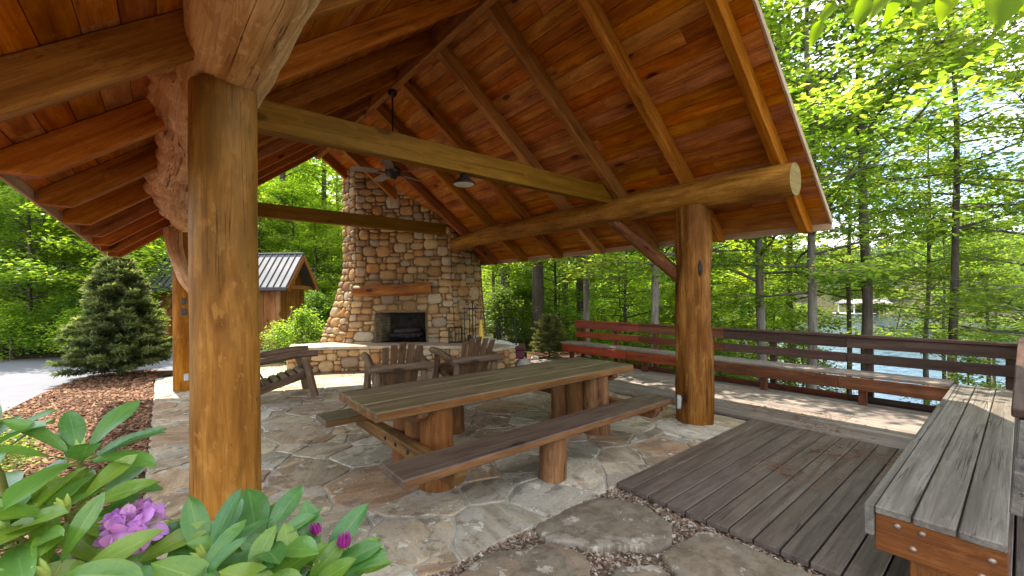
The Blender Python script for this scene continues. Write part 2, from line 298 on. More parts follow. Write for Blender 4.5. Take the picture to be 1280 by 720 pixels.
# ------------------------------------------------------------------ mesh builder
class MB:
    def __init__(s): s.v = []; s.f = []; s.g = []; s.r = []; s.m = []; s.s = []
    def add(s, vs, fs, gs=None, rnd=None, mat=0, smooth=False):
        o = len(s.v); rnd = random.random() if rnd is None else rnd
        s.v += [tuple(p) for p in vs]; s.g += [tuple(q) for q in (gs if gs is not None else vs)]
        for i, f in enumerate(fs):
            s.f.append(tuple(o+k for k in f)); s.r.append(rnd); s.m.append(mat[i] if isinstance(mat, (list, tuple)) else mat); s.s.append(smooth)
        return s
    def build(s, name, mats, parent=None):
        me = bpy.data.meshes.new(name)
        off = V((0, 0, 0)); q = parent
        while q is not None: off += q.location; q = q.parent
        me.from_pydata([(a-off.x, b-off.y, c-off.z) for a, b, c in s.v], [], s.f)
        mats = mats if isinstance(mats, (list, tuple)) else [mats]
        for k in mats: me.materials.append(k)
        a = me.attributes.new('g', 'FLOAT_VECTOR', 'POINT'); a.data.foreach_set('vector', np.array(s.g, dtype=np.float32).ravel())
        b = me.attributes.new('rnd', 'FLOAT', 'FACE'); b.data.foreach_set('value', np.array(s.r, dtype=np.float32))
        me.polygons.foreach_set('material_index', np.array(s.m, dtype=np.int32))
        me.polygons.foreach_set('use_smooth', np.array(s.s, dtype=bool))
        me.update()
        o = bpy.data.objects.new(name, me); C.objects.link(o)
        if parent is not None: o.parent = parent
        return o
    # ---- shapes
    def bbox(s, c, h, ax=None, ch=.006, rnd=None, mat=0, end=None, side=None):
        """chamfered box: centre, half sizes, axes; grain runs along the longest side"""
        c = V(c); ax = ax or (V((1, 0, 0)), V((0, 1, 0)), V((0, 0, 1)))
        ch = min(ch, .45*min(h)); L = max(range(3), key=lambda i: h[i]); o1, o2 = [i for i in range(3) if i != L]
        go = (random.uniform(0, 60), random.uniform(0, 60), random.uniform(0, 60))
        vs = []; gs = []; idx = {}
        for sx in (-1, 1):
            for sy in (-1, 1):
                for sz in (-1, 1):
                    for k in range(3):
                        q = [sx*(h[0]-ch), sy*(h[1]-ch), sz*(h[2]-ch)]; q[k] = (sx, sy, sz)[k]*h[k]
                        idx[(sx, sy, sz, k)] = len(vs)
                        vs.append(c+ax[0]*q[0]+ax[1]*q[1]+ax[2]*q[2]); gs.append((q[L]+go[0], q[o1]+go[1], q[o2]+go[2]))
        fs = []; ms = []
        em = mat if end is None else end
        for k in range(3):
            a, b = [i for i in range(3) if i != k]
            for sg in (-1, 1):
                def key(p, q): t = [0, 0, 0]; t[k] = sg; t[a] = p; t[b] = q; return idx[(t[0], t[1], t[2], k)]
                f = [key(-1, -1), key(1, -1), key(1, 1), key(-1, 1)]
                fs.append(f if (sg > 0) != (k == 1) else f[::-1]); ms.append(em if k == L else (side if side is not None and k == o1 else mat))
        for k in range(3):
            a, b = [i for i in range(3) if i != k]
            for p in (-1, 1):
                for q in (-1, 1):
                    def key(e, w): t = [0, 0, 0]; t[k] = e; t[a] = p; t[b] = q; return idx[(t[0], t[1], t[2], w)]
                    fs.append([key(-1, a), key(1, a), key(1, b), key(-1, b)]); ms.append(mat)
        for sx in (-1, 1):
            for sy in (-1, 1):
                for sz in (-1, 1): fs.append([idx[(sx, sy, sz, k)] for k in range(3)]); ms.append(mat)
        return s.add(vs, fs, gs, rnd, ms)
    def beam(s, p0, p1, w, hh, up=(0, 0, 1), ch=.006, rnd=None, mat=0, end=None):
        p0, p1 = V(p0), V(p1); d = (p1-p0); L = d.length; d = d/L
        side = d.cross(V(up)).normalized(); u2 = side.cross(d)
        return s.bbox((p0+p1)/2, (L/2, w/2, hh/2), (d, side, u2), ch, rnd, mat, end)
    def prism(s, poly, a, b, axis_fn, rnd=None, mat=0, gl=None):
        """extrude a 2-D polygon: axis_fn(u, v, t) -> point, t = a..b"""
        n = len(poly); go = random.uniform(0, 50)
        vs = [axis_fn(p[0], p[1], a) for p in poly]+[axis_fn(p[0], p[1], b) for p in poly]
        gs = [((p[0]+go), p[1]+go, a) for p in poly]+[((p[0]+go), p[1]+go, b) for p in poly]
        fs = [list(range(n))[::-1], list(range(n, 2*n))]+[[i, (i+1) % n, n+(i+1) % n, n+i] for i in range(n)]
        return s.add(vs, fs, gs, rnd, mat)
    def tube(s, pts, rad, n=16, wob=0, wf=2.5, rnd=None, mat=0, end=None, smooth=True, sub=0, lz=1.0):
        """a log or rod through pts with radii rad; wob = surface unevenness"""
        pts = [V(p) for p in pts]
        rad = list(rad) if hasattr(rad, '__len__') else [rad]*len(pts)
        if sub:
            P2, R2 = [], []
            for i in range(len(pts)-1):
                p_1 = pts[max(i-1, 0)]; p0 = pts[i]; p1 = pts[i+1]; p2 = pts[min(i+2, len(pts)-1)]
                for k in range(sub):
                    t = k/sub
                    P2.append(.5*((2*p0)+(-p_1+p1)*t+(2*p_1-5*p0+4*p1-p2)*t*t+(-p_1+3*p0-3*p1+p2)*t**3)); R2.append(rad[i]+(rad[i+1]-rad[i])*t)
            pts = P2+[pts[-1]]; rad = R2+[rad[-1]]
        go = random.uniform(0, 50); gx = random.uniform(0, 50)
        vs = []; gs = []; s_ = 0; side = None
        for i, p in enumerate(pts):
            d = (pts[min(i+1, len(pts)-1)]-pts[max(i-1, 0)]).normalized()
            if side is None: side = d.cross(V((0, 0, 1)) if abs(d.z) < .9 else V((1, 0, 0))).normalized()
            side = (side-d*side.dot(d)).normalized(); u = side.cross(d)
            if i: s_ += (p-pts[i-1]).length
            for k in range(n):
                a = 2*PI*k/n; r = rad[i]
                q = p+(side*math.cos(a)+u*math.sin(a))*r
                if wob:
                    w3 = V((q.x*wf, q.y*wf, q.z*wf*lz)); r = r*(1+wob*mnoise.noise(w3+V((go, 0, 0)))+.5*wob*mnoise.noise(w3*2.7+V((0, go, 0))))
                    q = p+(side*math.cos(a)+u*math.sin(a))*r
                vs.append(q); gs.append((s_+gx, math.cos(a)*rad[i]+go, math.sin(a)*rad[i]+go))
        fs = []; N = len(pts)
        for i in range(N-1):
            for k in range(n):
                k2 = (k+1) % n; fs.append((i*n+k, i*n+k2, (i+1)*n+k2, (i+1)*n+k))
        s.add(vs, fs, gs, rnd, mat, smooth)
        em = mat if end is None else end
        for i in (0, N-1):
            ring = vs[i*n:(i+1)*n]; ce = sum(ring, V((0, 0, 0)))/n
            gg = [(gs[i*n+k][1]*1.0, gs[i*n+k][2], 0) for k in range(n)]
            s.add(ring+[ce], [((k+1) % n, k, n) if i == 0 else (k, (k+1) % n, n) for k in range(n)], gg+[(go, go, 0)], rnd, em, False)
        return s
    def ball(s, c, r, nu=10, nv=7, rnd=None, mat=0, wob=0, flat_=(1, 1, 1), wf=2):
        c = V(c); vs = []; fs = []
        for j in range(nv+1):
            t = PI*j/nv
            for i in range(nu):
                a = 2*PI*i/nu; q = V((math.sin(t)*math.cos(a), math.sin(t)*math.sin(a), math.cos(t)))
                k = r*(1+(wob*mnoise.noise(q*wf+c*3) if wob else 0)); vs.append(c+V((q.x*k*flat_[0], q.y*k*flat_[1], q.z*k*flat_[2])))
        for j in range(nv):
            for i in range(nu): fs.append((j*nu+i, (j+1)*nu+i, (j+1)*nu+(i+1) % nu, j*nu+(i+1) % nu))
        return s.add(vs, fs, None, rnd, mat, True)
    def lathe(s, c, prof, n=20, rnd=None, mat=0, smooth=True):
        c = V(c); vs = [c+V((r*math.cos(2*PI*k/n), r*math.sin(2*PI*k/n), z)) for r, z in prof for k in range(n)]
        fs = [(i*n+k, i*n+(k+1) % n, (i+1)*n+(k+1) % n, (i+1)*n+k) for i in range(len(prof)-1) for k in range(n)]
        return s.add(vs, fs, None, rnd, mat, smooth)

def tag(o, label=None, cat=None, group=None, kind=None):
    if label: o['label'] = label
    if cat: o['category'] = cat
    if group: o['group'] = group
    if kind: o['kind'] = kind
    return o
def empty(name, loc=(0, 0, 0), label=None, cat=None, group=None):
    o = bpy.data.objects.new(name, None); o.location = loc; o.empty_display_size = .1; C.objects.link(o); return tag(o, label, cat, group)
def copy_tree(o, parent=None):
    c = o.copy(); C.objects.link(c)
    if parent is not None: c.parent = parent
    for ch in list(o.children): copy_tree(ch, c)
    return c
def structure(mb, name, mat): return tag(mb.build(name, mat), kind='structure')

# ------------------------------------------------------------------ terrain
def smooth(t): t = min(1, max(0, t)); return t*t*(3-2*t)
def gh(x, y):
    z = -.05
    t = x-7.72-max(0, y-6.3)*.55
    z -= .9*smooth(t/1.1)+5.5*smooth(t/18)
    if y > 19 and t < 0: z += .10*(y-19)*smooth((y-19)/10)*smooth(-t/6)
    # far shore
    sd = x-150-.15*y
    if sd > 0: z += 6.6*smooth(sd/25)+min(.16*max(0, sd-10), 22)
    return z
def axis_pts(lo, hi):
    a = [v for v in np.arange(-20, 45.01, 1.0)]
    s, p = 1.3, 45
    while p < hi: p += s; s *= 1.25; a.append(min(p, hi))
    s, p = 1.3, -20
    while p > lo: p -= s; s *= 1.25; a.insert(0, max(p, lo))
    return a
xs = axis_pts(-500, 700); ys = axis_pts(-500, 700)
mb = MB(); vs = [(x, y, gh(x, y)+(.10*mnoise.noise(V((x*.35, y*.35, 0))) if (x > 9 or y > 19) and x < 120 else 0)) for y in ys for x in xs]
n = len(xs); mb.add(vs, [(j*n+i, j*n+i+1, (j+1)*n+i+1, (j+1)*n+i) for j in range(len(ys)-1) for i in range(n-1)], None, .5, 0, True)
structure(mb, 'ground', M['forest_floor'])
mb = MB(); mb.add([(10, -500, -5.2), (330, -500, -5.2), (330, 500, -5.2), (10, 500, -5.2)], [(0, 1, 2, 3)]); structure(mb, 'lake_water', M['water'])

def sheet(poly, z, name, mat):
    mb = MB(); mb.add([(x, y, z) for x, y in poly], [tuple(range(len(poly)))], None, .5); return structure(mb, name, mat)
def curve_poly(pts, k=6):
    out = []; n = len(pts)
    for i in range(n):
        p = [np.array(pts[(i+j) % n], float) for j in (-1, 0, 1, 2)]
        for q in range(k):
            t = q/k; out.append(tuple(.5*((2*p[1])+(-p[0]+p[2])*t+(2*p[0]-5*p[1]+4*p[2]-p[3])*t*t+(-p[0]+3*p[1]-3*p[2]+p[3])*t**3)))
    return out
# asphalt drive to the left, its inner kerb is the mulch bed
sheet([(-30, 10.6), (-30, 17.0), (-8, 17.4), (-3.4, 17.7), (.6, 17.2), (3.0, 14.4), (3.5, 12.8), (1.6, 12.15), (.1, 12.15), (-.6, 12.9), (-1.15, 12.85), (-1.55, 11.6), (-1.75, 10.2), (-1.95, 8.6), (-3, 7.4), (-8, 7.0)], -.034, 'asphalt_drive', M['asphalt'])
sheet([(-9, 17.3), (-3.4, 17.62), (.6, 17.12), (.9, 17.9), (-3.4, 18.7), (-9, 18.5)], -.03, 'mulch_strip', M['mulch'])
bed = curve_poly([(-.14, -1.5), (-.14, 4), (-.14, 9), (-.14, 11.2), (.35, 12.0), (0, 12.4), (-.55, 12.8), (-1.1, 12.75), (-1.5, 11.6), (-1.7, 10.2), (-1.95, 8.6), (-2.9, 7.3), (-6, 6.5), (-7, 2), (-4, -1.5)], 3)
mb = MB()
ce = V((-1.2, 6.5, 0)); vs = [(x, y, -.022) for x, y in bed]
mb.add(vs, [tuple(range(len(vs)))], None, .5)
structure(mb, 'mulch_bed', M['mulch'])
# ------------------------------------------------------------------ patio of irregular flagstones (one paved surface)
PX0, PX1, PY0, PY1 = -.14, 5.72, 2.2, 11.2
def clip(poly, nx, ny, c):
    out = []
    for i in range(len(poly)):
        a, b = poly[i], poly[(i+1) % len(poly)]
        da = a[0]*nx+a[1]*ny-c; db = b[0]*nx+b[1]*ny-c
        if da <= 0: out.append(a)
        if da*db < 0: t = da/(da-db); out.append((a[0]+(b[0]-a[0])*t, a[1]+(b[1]-a[1])*t))
    return out
def paving(x0, x1, y0, y1, nbig, nsmall, seed):
    R = random.Random(seed); seeds = []
    tries = 0
    while len(seeds) < nbig and tries < 6000:
        tries += 1; p = (R.uniform(x0, x1), R.uniform(y0, y1)); w = R.uniform(.02, .20)
        if all((p[0]-q[0])**2+(p[1]-q[1])**2 > (.26+(w+q[2])*1.05)**2 for q in seeds): seeds.append((p[0], p[1], w))
    tries = 0; nb = len(seeds)
    while len(seeds) < nb+nsmall and tries < 6000:
        tries += 1; p = (R.uniform(x0, x1), R.uniform(y0, y1)); w = R.uniform(-.02, .0)
        if all((p[0]-q[0])**2+(p[1]-q[1])**2 > (.17+max(0, q[2])*.9)**2 for q in seeds): seeds.append((p[0], p[1], w))
    cells = []
    for i, (x, y, w) in enumerate(seeds):
        poly = [(max(x0, x-1.5), max(y0, y-1.5)), (min(x1, x+1.5), max(y0, y-1.5)), (min(x1, x+1.5), min(y1, y+1.5)), (max(x0, x-1.5), min(y1, y+1.5))]
        for j, (a, b, w2) in enumerate(seeds):
            if i == j or abs(a-x) > 2.4 or abs(b-y) > 2.4: continue
            dx, dy = a-x, b-y
            c = (a*a+b*b-x*x-y*y-w2*.9+w*.9)/2; L = math.hypot(dx, dy)
            poly = clip(poly, dx/L, dy/L, c/L)
            if len(poly) < 3: break
        if len(poly) >= 3: cells.append(poly)
    return cells
def rough_outline(poly, inset, jit, step, seed):
    cx = sum(p[0] for p in poly)/len(poly); cy = sum(p[1] for p in poly)/len(poly)
    pts = poly
    # inset by clipping
    q = list(poly)
    for i in range(len(poly)):
        a, b = poly[i], poly[(i+1) % len(poly)]; L = math.hypot(b[0]-a[0], b[1]-a[1])
        if L < 1e-4: continue
        nx, ny = (b[1]-a[1])/L, -(b[0]-a[0])/L
        if nx*(cx-a[0])+ny*(cy-a[1]) > 0: nx, ny = -nx, -ny
        q = clip(q, nx, ny, nx*a[0]+ny*a[1]-inset)
        if len(q) < 3: return []
    # round corners once (Chaikin) then subdivide + jitter
    r = []
    for i in range(len(q)):
        a, b = q[i], q[(i+1) % len(q)]; r.append((a[0]*.92+b[0]*.08, a[1]*.92+b[1]*.08)); r.append((a[0]*.08+b[0]*.92, a[1]*.08+b[1]*.92))
    out = []
    for i in range(len(r)):
        a, b = r[i], r[(i+1) % len(r)]; L = math.hypot(b[0]-a[0], b[1]-a[1]); k = max(1, int(L/step))
        for j in range(k):
            t = j/k; x, y = a[0]+(b[0]-a[0])*t, a[1]+(b[1]-a[1])*t
            dx = mnoise.noise(V((x*5, y*5, seed)))+.6*mnoise.noise(V((x*17, y*17, seed+3)))
            dy = mnoise.noise(V((x*5, y*5, seed+9)))+.6*mnoise.noise(V((x*17, y*17, seed+12)))
            out.append((x+dx*jit, y+dy*jit))
    return out
mb = MB()
mb.add([(PX0, PY0, -.012), (PX1, PY0, -.012), (PX1, PY1, -.012), (PX0, PY1, -.012)], [(0, 1, 2, 3)], None, .5, 1)
mb.add([(PX0, PY0, -.012), (PX1, PY0, -.012), (PX1, PY0, -.08), (PX0, PY0, -.08)], [(3, 2, 1, 0)], None, .5, 1)
for i, cell in enumerate(paving(PX0, PX1, PY0, PY1, 150, 260, 5)):
    o = rough_outline(cell, .010, .026, .07, 1.7)
    if len(o) < 4: continue
    cx = sum(p[0] for p in o)/len(o); cy = sum(p[1] for p in o)/len(o); n = len(o)
    th = random.uniform(0, PI); zt = random.uniform(-.003, .002); go = random.uniform(0, 40)
    tx, ty = random.uniform(-.004, .004), random.uniform(-.004, .004)
    def gv(x, y): return ((x-cx)*math.cos(th)+(y-cy)*math.sin(th)+go, -(x-cx)*math.sin(th)+(y-cy)*math.cos(th)+go, go)
    ring = lambda k, z: [(cx+(p[0]-cx)*k, cy+(p[1]-cy)*k, z+(tx*(p[0]-cx)+ty*(p[1]-cy))) for p in o]
    vs = ring(1, -.014)+ring(.985, zt-.003)+ring(.955, zt)
    gs = [gv(p[0], p[1]) for p in vs]
    fs = [(k, (k+1) % n, n+(k+1) % n, n+k) for k in range(n)]+[(n+k, n+(k+1) % n, 2*n+(k+1) % n, 2*n+k) for k in range(n)]+[tuple(range(2*n, 3*n))]
    mb.add(vs, fs, gs, random.random(), 0)
structure(mb, 'patio', [M['flag'], M['grout']])

# ------------------------------------------------------------------ gravel path with stepping stones
mb = MB(); pp = [(-.14, -2.2), (6, -2.2), (6, -.35), (2.9, -.35), (2.9, 2.2), (-.14, 2.2)]
mb.add([(x, y, -.03) for x, y in pp], [tuple(range(len(pp)))], None, .5); structure(mb, 'gravel_path', M['gravel'])
def scatter_chips(name, mat, n, sampler, size, zf, label, cat, flatness=.35, elong=2.2, z0=0):
    P = np.array([sampler() for _ in range(n)]); L = size*(.5+rng.random(n)*1.0); W = L/elong*(.6+.8*rng.random(n))
    a = rng.random(n)*2*PI; tilt = (rng.random(n)-.5)*2*flatness; roll = (rng.random(n)-.5)*2*flatness
    d = np.stack([np.cos(a)*np.cos(tilt), np.sin(a)*np.cos(tilt), np.sin(tilt)], 1); s = np.stack([-np.sin(a)*np.cos(roll), np.cos(a)*np.cos(roll), np.sin(roll)], 1)
    nrm = np.cross(d, s); th = (W*.25)[:, None]
    z = np.array([zf(*p) for p in P])+rng.random(n)*size*.35+z0; c = np.stack([P[:, 0], P[:, 1], z], 1)
    dl = d*(L/2)[:, None]; sw = s*(W/2)[:, None]
    top = [c-dl*.8-sw*.6+nrm*th, c+dl*.7-sw*.8+nrm*th, c+dl+sw*.5+nrm*th, c-dl*.6+sw*.9+nrm*th]; bot = [c-dl-sw, c+dl-sw, c+dl+sw, c-dl+sw]
    vs = np.stack(top+bot, 1).reshape(-1, 3); base = np.arange(n)[:, None]*8
    F = np.concatenate([base+np.array(q) for q in ([0, 1, 2, 3], [4, 5, 1, 0], [5, 6, 2, 1], [6, 7, 3, 2], [7, 4, 0, 3])], 1).reshape(-1, 4)
    return fast_mesh(name, vs, F, np.repeat(rng.random(n), 5), mat)
def fast_mesh(name, vs, F, rnd, mat, parent=None, gs=None, smooth=False):
    me = bpy.data.meshes.new(name); nv, nf = len(vs), len(F)
    me.vertices.add(nv); me.vertices.foreach_set('co', np.asarray(vs, np.float32).ravel())
    k = F.shape[1]; me.loops.add(nf*k); me.loops.foreach_set('vertex_index', F.astype(np.int32).ravel())
    me.polygons.add(nf); me.polygons.foreach_set('loop_start', (np.arange(nf)*k).astype(np.int32)); me.polygons.foreach_set('loop_total', np.full(nf, k, np.int32))
    me.polygons.foreach_set('use_smooth', np.full(nf, smooth, bool))
    b = me.attributes.new('rnd', 'FLOAT', 'FACE'); b.data.foreach_set('value', np.asarray(rnd, np.float32))
    if gs is not None: a = me.attributes.new('g', 'FLOAT_VECTOR', 'POINT'); a.data.foreach_set('vector', np.asarray(gs, np.float32).ravel())
    me.materials.append(mat); me.update(calc_edges=True); me.validate()
    o = bpy.data.objects.new(name, me); C.objects.link(o)
    if parent is not None: o.parent = parent
    return o
STONES = [ # outline in plan (x, y) from the photograph's four flat stones
    ('broad grey stepping stone touching the patio edge and the deck corner', [(2.02, 2.12), (2.35, 2.17), (2.62, 2.12), (2.78, 1.86), (2.70, 1.62), (2.50, 1.50), (2.38, 1.52), (2.14, 1.78), (1.98, 1.95)]),
    ('brown stepping stone beside the patio edge nearest the purple flowers', [(1.18, 2.02), (1.55, 2.10), (1.88, 1.96), (1.96, 1.74), (1.80, 1.55), (1.55, 1.42), (1.28, 1.45), (1.10, 1.70)]),
    ('tan stepping stone set against the long side of the deck', [(2.35, 1.38), (2.55, 1.40), (2.78, 1.36), (2.84, 1.1), (2.80, .78), (2.6, .60), (2.35, .66), (2.12, .82), (2.2, 1.1)]),
    ('small grey stepping stone cut by the bottom edge between two bigger stones', [(1.85, 1.44), (2.05, 1.50), (2.22, 1.38), (2.08, 1.12), (1.95, .90), (1.65, .85), (1.55, 1.1), (1.62, 1.28)]),
]
for lab, poly in STONES:
    qx = sum(p[0] for p in poly)/len(poly); qy = sum(p[1] for p in poly)/len(poly)
    o = rough_outline([(qx+(p[0]-qx)*1.13, qy+(p[1]-qy)*1.13) for p in poly], .0, .03, .035, 4.2); n = len(o)
    cx = sum(p[0] for p in o)/n; cy = sum(p[1] for p in o)/n; go = random.uniform(0, 40)
    rings = [(1.0, -.04), (1.0, -.004), (.985, .006), (.95, .012), (.8, .013), (.65, .014), (.5, .014), (.35, .014), (.2, .014), (.08, .014)]
    vs = [(cx+(p[0]-cx)*k, cy+(p[1]-cy)*k, z+(.013*mnoise.noise(V(((cx+(p[0]-cx)*k)*5, (cy+(p[1]-cy)*k)*5, go)))+.006*mnoise.noise(V(((cx+(p[0]-cx)*k)*17, (cy+(p[1]-cy)*k)*17, go))) if z > 0 else 0)) for k, z in rings for p in o]
    fs = [(j*n+k, j*n+(k+1) % n, (j+1)*n+(k+1) % n, (j+1)*n+k) for j in range(len(rings)-1) for k in range(n)]+[tuple(range((len(rings)-1)*n, len(rings)*n))]
    mb = MB(); mb.add(vs, fs, [(v[0]+go, v[1]+go, go) for v in vs], random.random(), 0, True)
    tag(mb.build('stepping_stone', M['stepstone']), lab, 'stepping stone', 'stepping stones in the gravel')
def inpoly(x, y, poly):
    c = False; j = len(poly)-1
    for i in range(len(poly)):
        if (poly[i][1] > y) != (poly[j][1] > y) and x < (poly[j][0]-poly[i][0])*(y-poly[i][1])/(poly[j][1]-poly[i][1])+poly[i][0]: c = not c
        j = i
    return c
def s_gravel():
    while True:
        x, y = random.uniform(.3, 2.92), random.uniform(-.3, 2.19)
        if x+y < 1.2: continue
        if not any(inpoly(x, y, p) for _, p in STONES) or random.random() < .015: return (x, y)
tag(scatter_chips('gravel', M['pebble'], 14000, s_gravel, .019, lambda x, y: -.03, '', '', .6, 1.35), 'small gravel and bark bits between the stepping stones', 'gravel', kind='stuff')
def s_mulch():
    while True:
        x, y = random.uniform(-2.4, -.14), random.uniform(.3, 12.7)
        if inpoly(x, y, bed): return (x, y)
tag(scatter_chips('mulch_chips', M['chips'], 26000, s_mulch, .055, lambda x, y: -.02, '', '', .5, 2.6), 'brown bark mulch chips in the bed beside the drive', 'mulch', kind='stuff')
def s_edge():
    k = random.random()
    if k < .5: return (random.uniform(.2, 2.92), 2.2+random.gauss(-.03, .035))
    return (2.92+random.gauss(-.05, .04), random.uniform(.3, 2.2))
tag(scatter_chips('bark_chips', M['pebble'], 2600, s_edge, .026, lambda x, y: -.018, '', '', .5, 2.6), 'brown bark chips along the patio and deck edge', 'bark chips', kind='stuff')

# ------------------------------------------------------------------ deck
mb = MB(); y = 2.2; first = True
DX0, DX1 = 2.93, 5.74
while y > -.35:
    w = .154
    mb.bbox(((DX0+DX1)/2+random.uniform(-.004, .004), y-w/2, .012), ((DX1-DX0)/2, w/2-.0055, .02), ch=.004); y -= w
mb.bbox(((DX0+DX1)/2, .92, -.035), ((DX1-DX0)/2-.02, 1.26, .02), rnd=.1, mat=1)
x = 5.745
while x < 7.6:
    w = .142; y0 = -.35
    for y1 in ([2.3, 5.2, 7.6] if random.random() < .5 else [1.4, 4.1, 7.6]):
        mb.bbox((x+w/2, (y0+y1)/2, .012), (w/2-.003, (y1-y0)/2-.002, .02), ch=.004, mat=2); y0 = y1
    x += w
mb.bbox((6.68, 3.6, -.035), (.93, 3.9, .02), rnd=.1, mat=1)
mb.bbox((x+.012, 3.62, -.07), (.02, 3.97, .10), rnd=.3, mat=1)
mb.bbox((2.952, .92, -.065), (.02, 1.27, .05), rnd=.4, mat=1)
structure(mb, 'wooden_deck', [M['deck'], M['darkrail'], M['deck2']])
def s_lit():
    k = random.choice([(6.35, 2.35), (6.6, 1.6), (5.9, 1.5), (6.2, 1.9), (5.0, 1.2), (5.3, .9), (4.3, 1.3), (6.9, 3.4)])
    return (k[0]+random.gauss(0, .18), k[1]+random.gauss(0, .22))
def s_lit2():
    while True:
        x, y = s_lit()
        if 2.95 < x < 7.4 and -.2 < y < 7: return x, y
tag(scatter_chips('leaf_litter', M['litter'], 1300, s_lit2, .042, lambda x, y: .034, '', '', .18, 9), 'rust brown dry needles strewn over the deck boards', 'leaf litter', kind='stuff')

# ------------------------------------------------------------------ pavilion (one building, all its timbers are parts)
pav = empty('pavilion', (2.75, 2.7, 0), 'open timber pavilion with log posts, log plates and an orange pine plank ceiling', 'pavilion')
XR, ZR, SL = 2.75, 5.12, .755
TH = math.atan(SL); cT, sT = math.cos(TH), math.sin(TH)
RY0, RY1 = 1.5, 10.4
zb = lambda x: ZR-SL*abs(x-XR)
roof_root = None
for sd in (1, -1):
    e = V((sd*cT, 0, -sT)); nup = V((sd*sT, 0, cT)); mb = MB()
    L = 3.52/cT; w = .165; k = 0; a = 0
    while a < L-.02:
        ww = min(w, L-a); y = RY0; off = random.uniform(.6, 2.6)
        while y < RY1-.01:
            y2 = min(RY1, y+off); off = random.choice([3.21, 4.28, 4.28, 5.35])
            if RY1-y2 < .5: y2 = RY1
            c = V((XR, (y+y2)/2, ZR))+e*(a+ww/2)+nup*.011
            mb.bbox(c, ((y2-y)/2-.0015, ww/2-.002, .010+random.uniform(0, .0015)), (V((0, 1, 0)), e, nup), .0035)
            y = y2
        a += w
    o = mb.build('ceiling_boards', M['board'], pav)
    mb = MB(); c = V((XR, (RY0+RY1)/2, ZR))+e*(L/2)+nup*.045
    mb.bbox(c, ((RY1-RY0)/2, L/2+.02, .018), (V((0, 1, 0)), e, nup), .003)
    rr = mb.build('roof_slope', M['slate'], pav)
    mb = MB(); c = V((XR, RY0-.012, ZR))+e*(L/2)+nup*.03; mb.bbox(c, (L/2+.03, .012, .035), (e, V((0, 1, 0)), nup), .004); mb.build('rake_trim', M['edge'], rr)
    mb = MB(); c = V((XR, RY1+.012, ZR))+e*(L/2)+nup*.03; mb.bbox(c, (L/2+.03, .012, .035), (e, V((0, 1, 0)), nup), .004); mb.build('rake_trim', M['rafter'], rr)
    mb = MB(); c = V((XR+sd*3.535, (RY0+RY1)/2, zb(XR+3.53)-.018)); mb.bbox(c, ((RY1-RY0)/2+.02, .012, .055), (V((0, 1, 0)), V((sd, 0, 0)), V((0, 0, 1))), .004); mb.build('eave_trim', M['edge'], rr)
RAFT = [1.72, 2.78, 3.82, 4.92, 6.0, 7.07, 8.14, 9.21, 10.27]
for y in RAFT:
    for sd in (1, -1):
        X = lambda q: XR+sd*q
        prof = [(.05, -.003), (3.50, -.003), (3.50, None), (3.32, None), (.05, -.25)]
        poly = []
        for q, dz in prof:
            z = zb(X(q))+dz if dz is not None else zb(X(3.32))-.25
            poly.append((q, z))
        mb = MB(); hw = .048; n = 5; go = random.uniform(0, 60); gz = random.uniform(0, 60)
        vs = []; gs = []
        for t in (-hw, hw):
            for q, z in poly: vs.append((X(q), y+t, z)); gs.append((q/cT+go, z-zb(X(q))+gz, t+gz))
        fs = [list(range(n)), list(range(n, 2*n))[::-1]]+[[(i+1) % n, i, n+i, n+(i+1) % n] for i in range(n)]
        if sd < 0: fs = [f[::-1] for f in fs]
        mb.add(vs, fs, gs); ob = mb.build('rafter', M['rafter'], pav)
        b = ob.modifiers.new('edge_wear', 'BEVEL'); b.width = .006; b.segments = 1
mb = MB(); mb.bbox((XR, (RY0+RY1)/2+.05, 4.935), (.05, (RY1-RY0)/2-.1, .145)); mb.build('ridge_beam', M['rafter'], pav)
for y, z0, z1 in ((3.95, 2.97, 3.22), (8.5, 3.02, 3.27)):
    mb = MB(); mb.bbox((2.78, y, (z0+z1)/2), (2.5, .06, (z1-z0)/2), ch=.008, rnd=.5); mb.build('tie_beam', M['tie'], pav)
# right plate log, left plate log with its burls
mb = MB(); mb.tube([(5.24, 1.55, 2.845), (5.24, 2.7, 2.865), (5.21, 4.2, 2.865), (5.19, 5.6, 2.86), (5.21, 7.0, 2.87), (5.24, 7.8, 2.835), (5.25, 8.75, 2.78)], [.178, .178, .175, .17, .165, .155, .15], 24, .07, 1.6, .55, 0, 1, sub=8)
mb.build('plate_log', [M['log'], M['endgrain']], pav)
mb = MB(); mb.tube([(.35, 1.30, 3.09), (.34, 2.0, 3.08), (.31, 2.96, 3.045), (.25, 4.0, 2.99), (.24, 5.2, 2.96), (.26, 7.2, 2.94), (.27, 9.95, 2.94)], [.25, .25, .24, .23, .22, .2, .18], 36, .07, 2.2, .55, 0, 1, sub=14)
pl = mb.build('plate_log', [M['burl'], M['endgrain']], pav)
mb = MB(); mb.tube([(.19, 3.14, 3.10), (.12, 3.35, 3.06), (.11, 3.75, 2.97), (.15, 4.2, 2.92), (.13, 4.7, 2.88), (.09, 5.3, 2.86), (.09, 5.9, 2.85), (.13, 6.7, 2.83), (.17, 7.6, 2.84), (.22, 8.4, 2.86)], [.06, .165, .175, .15, .16, .2, .205, .19, .16, .08], 40, .34, 5.5, .6, 0, sub=14)
mb.build('burl', M['burl'], pl)
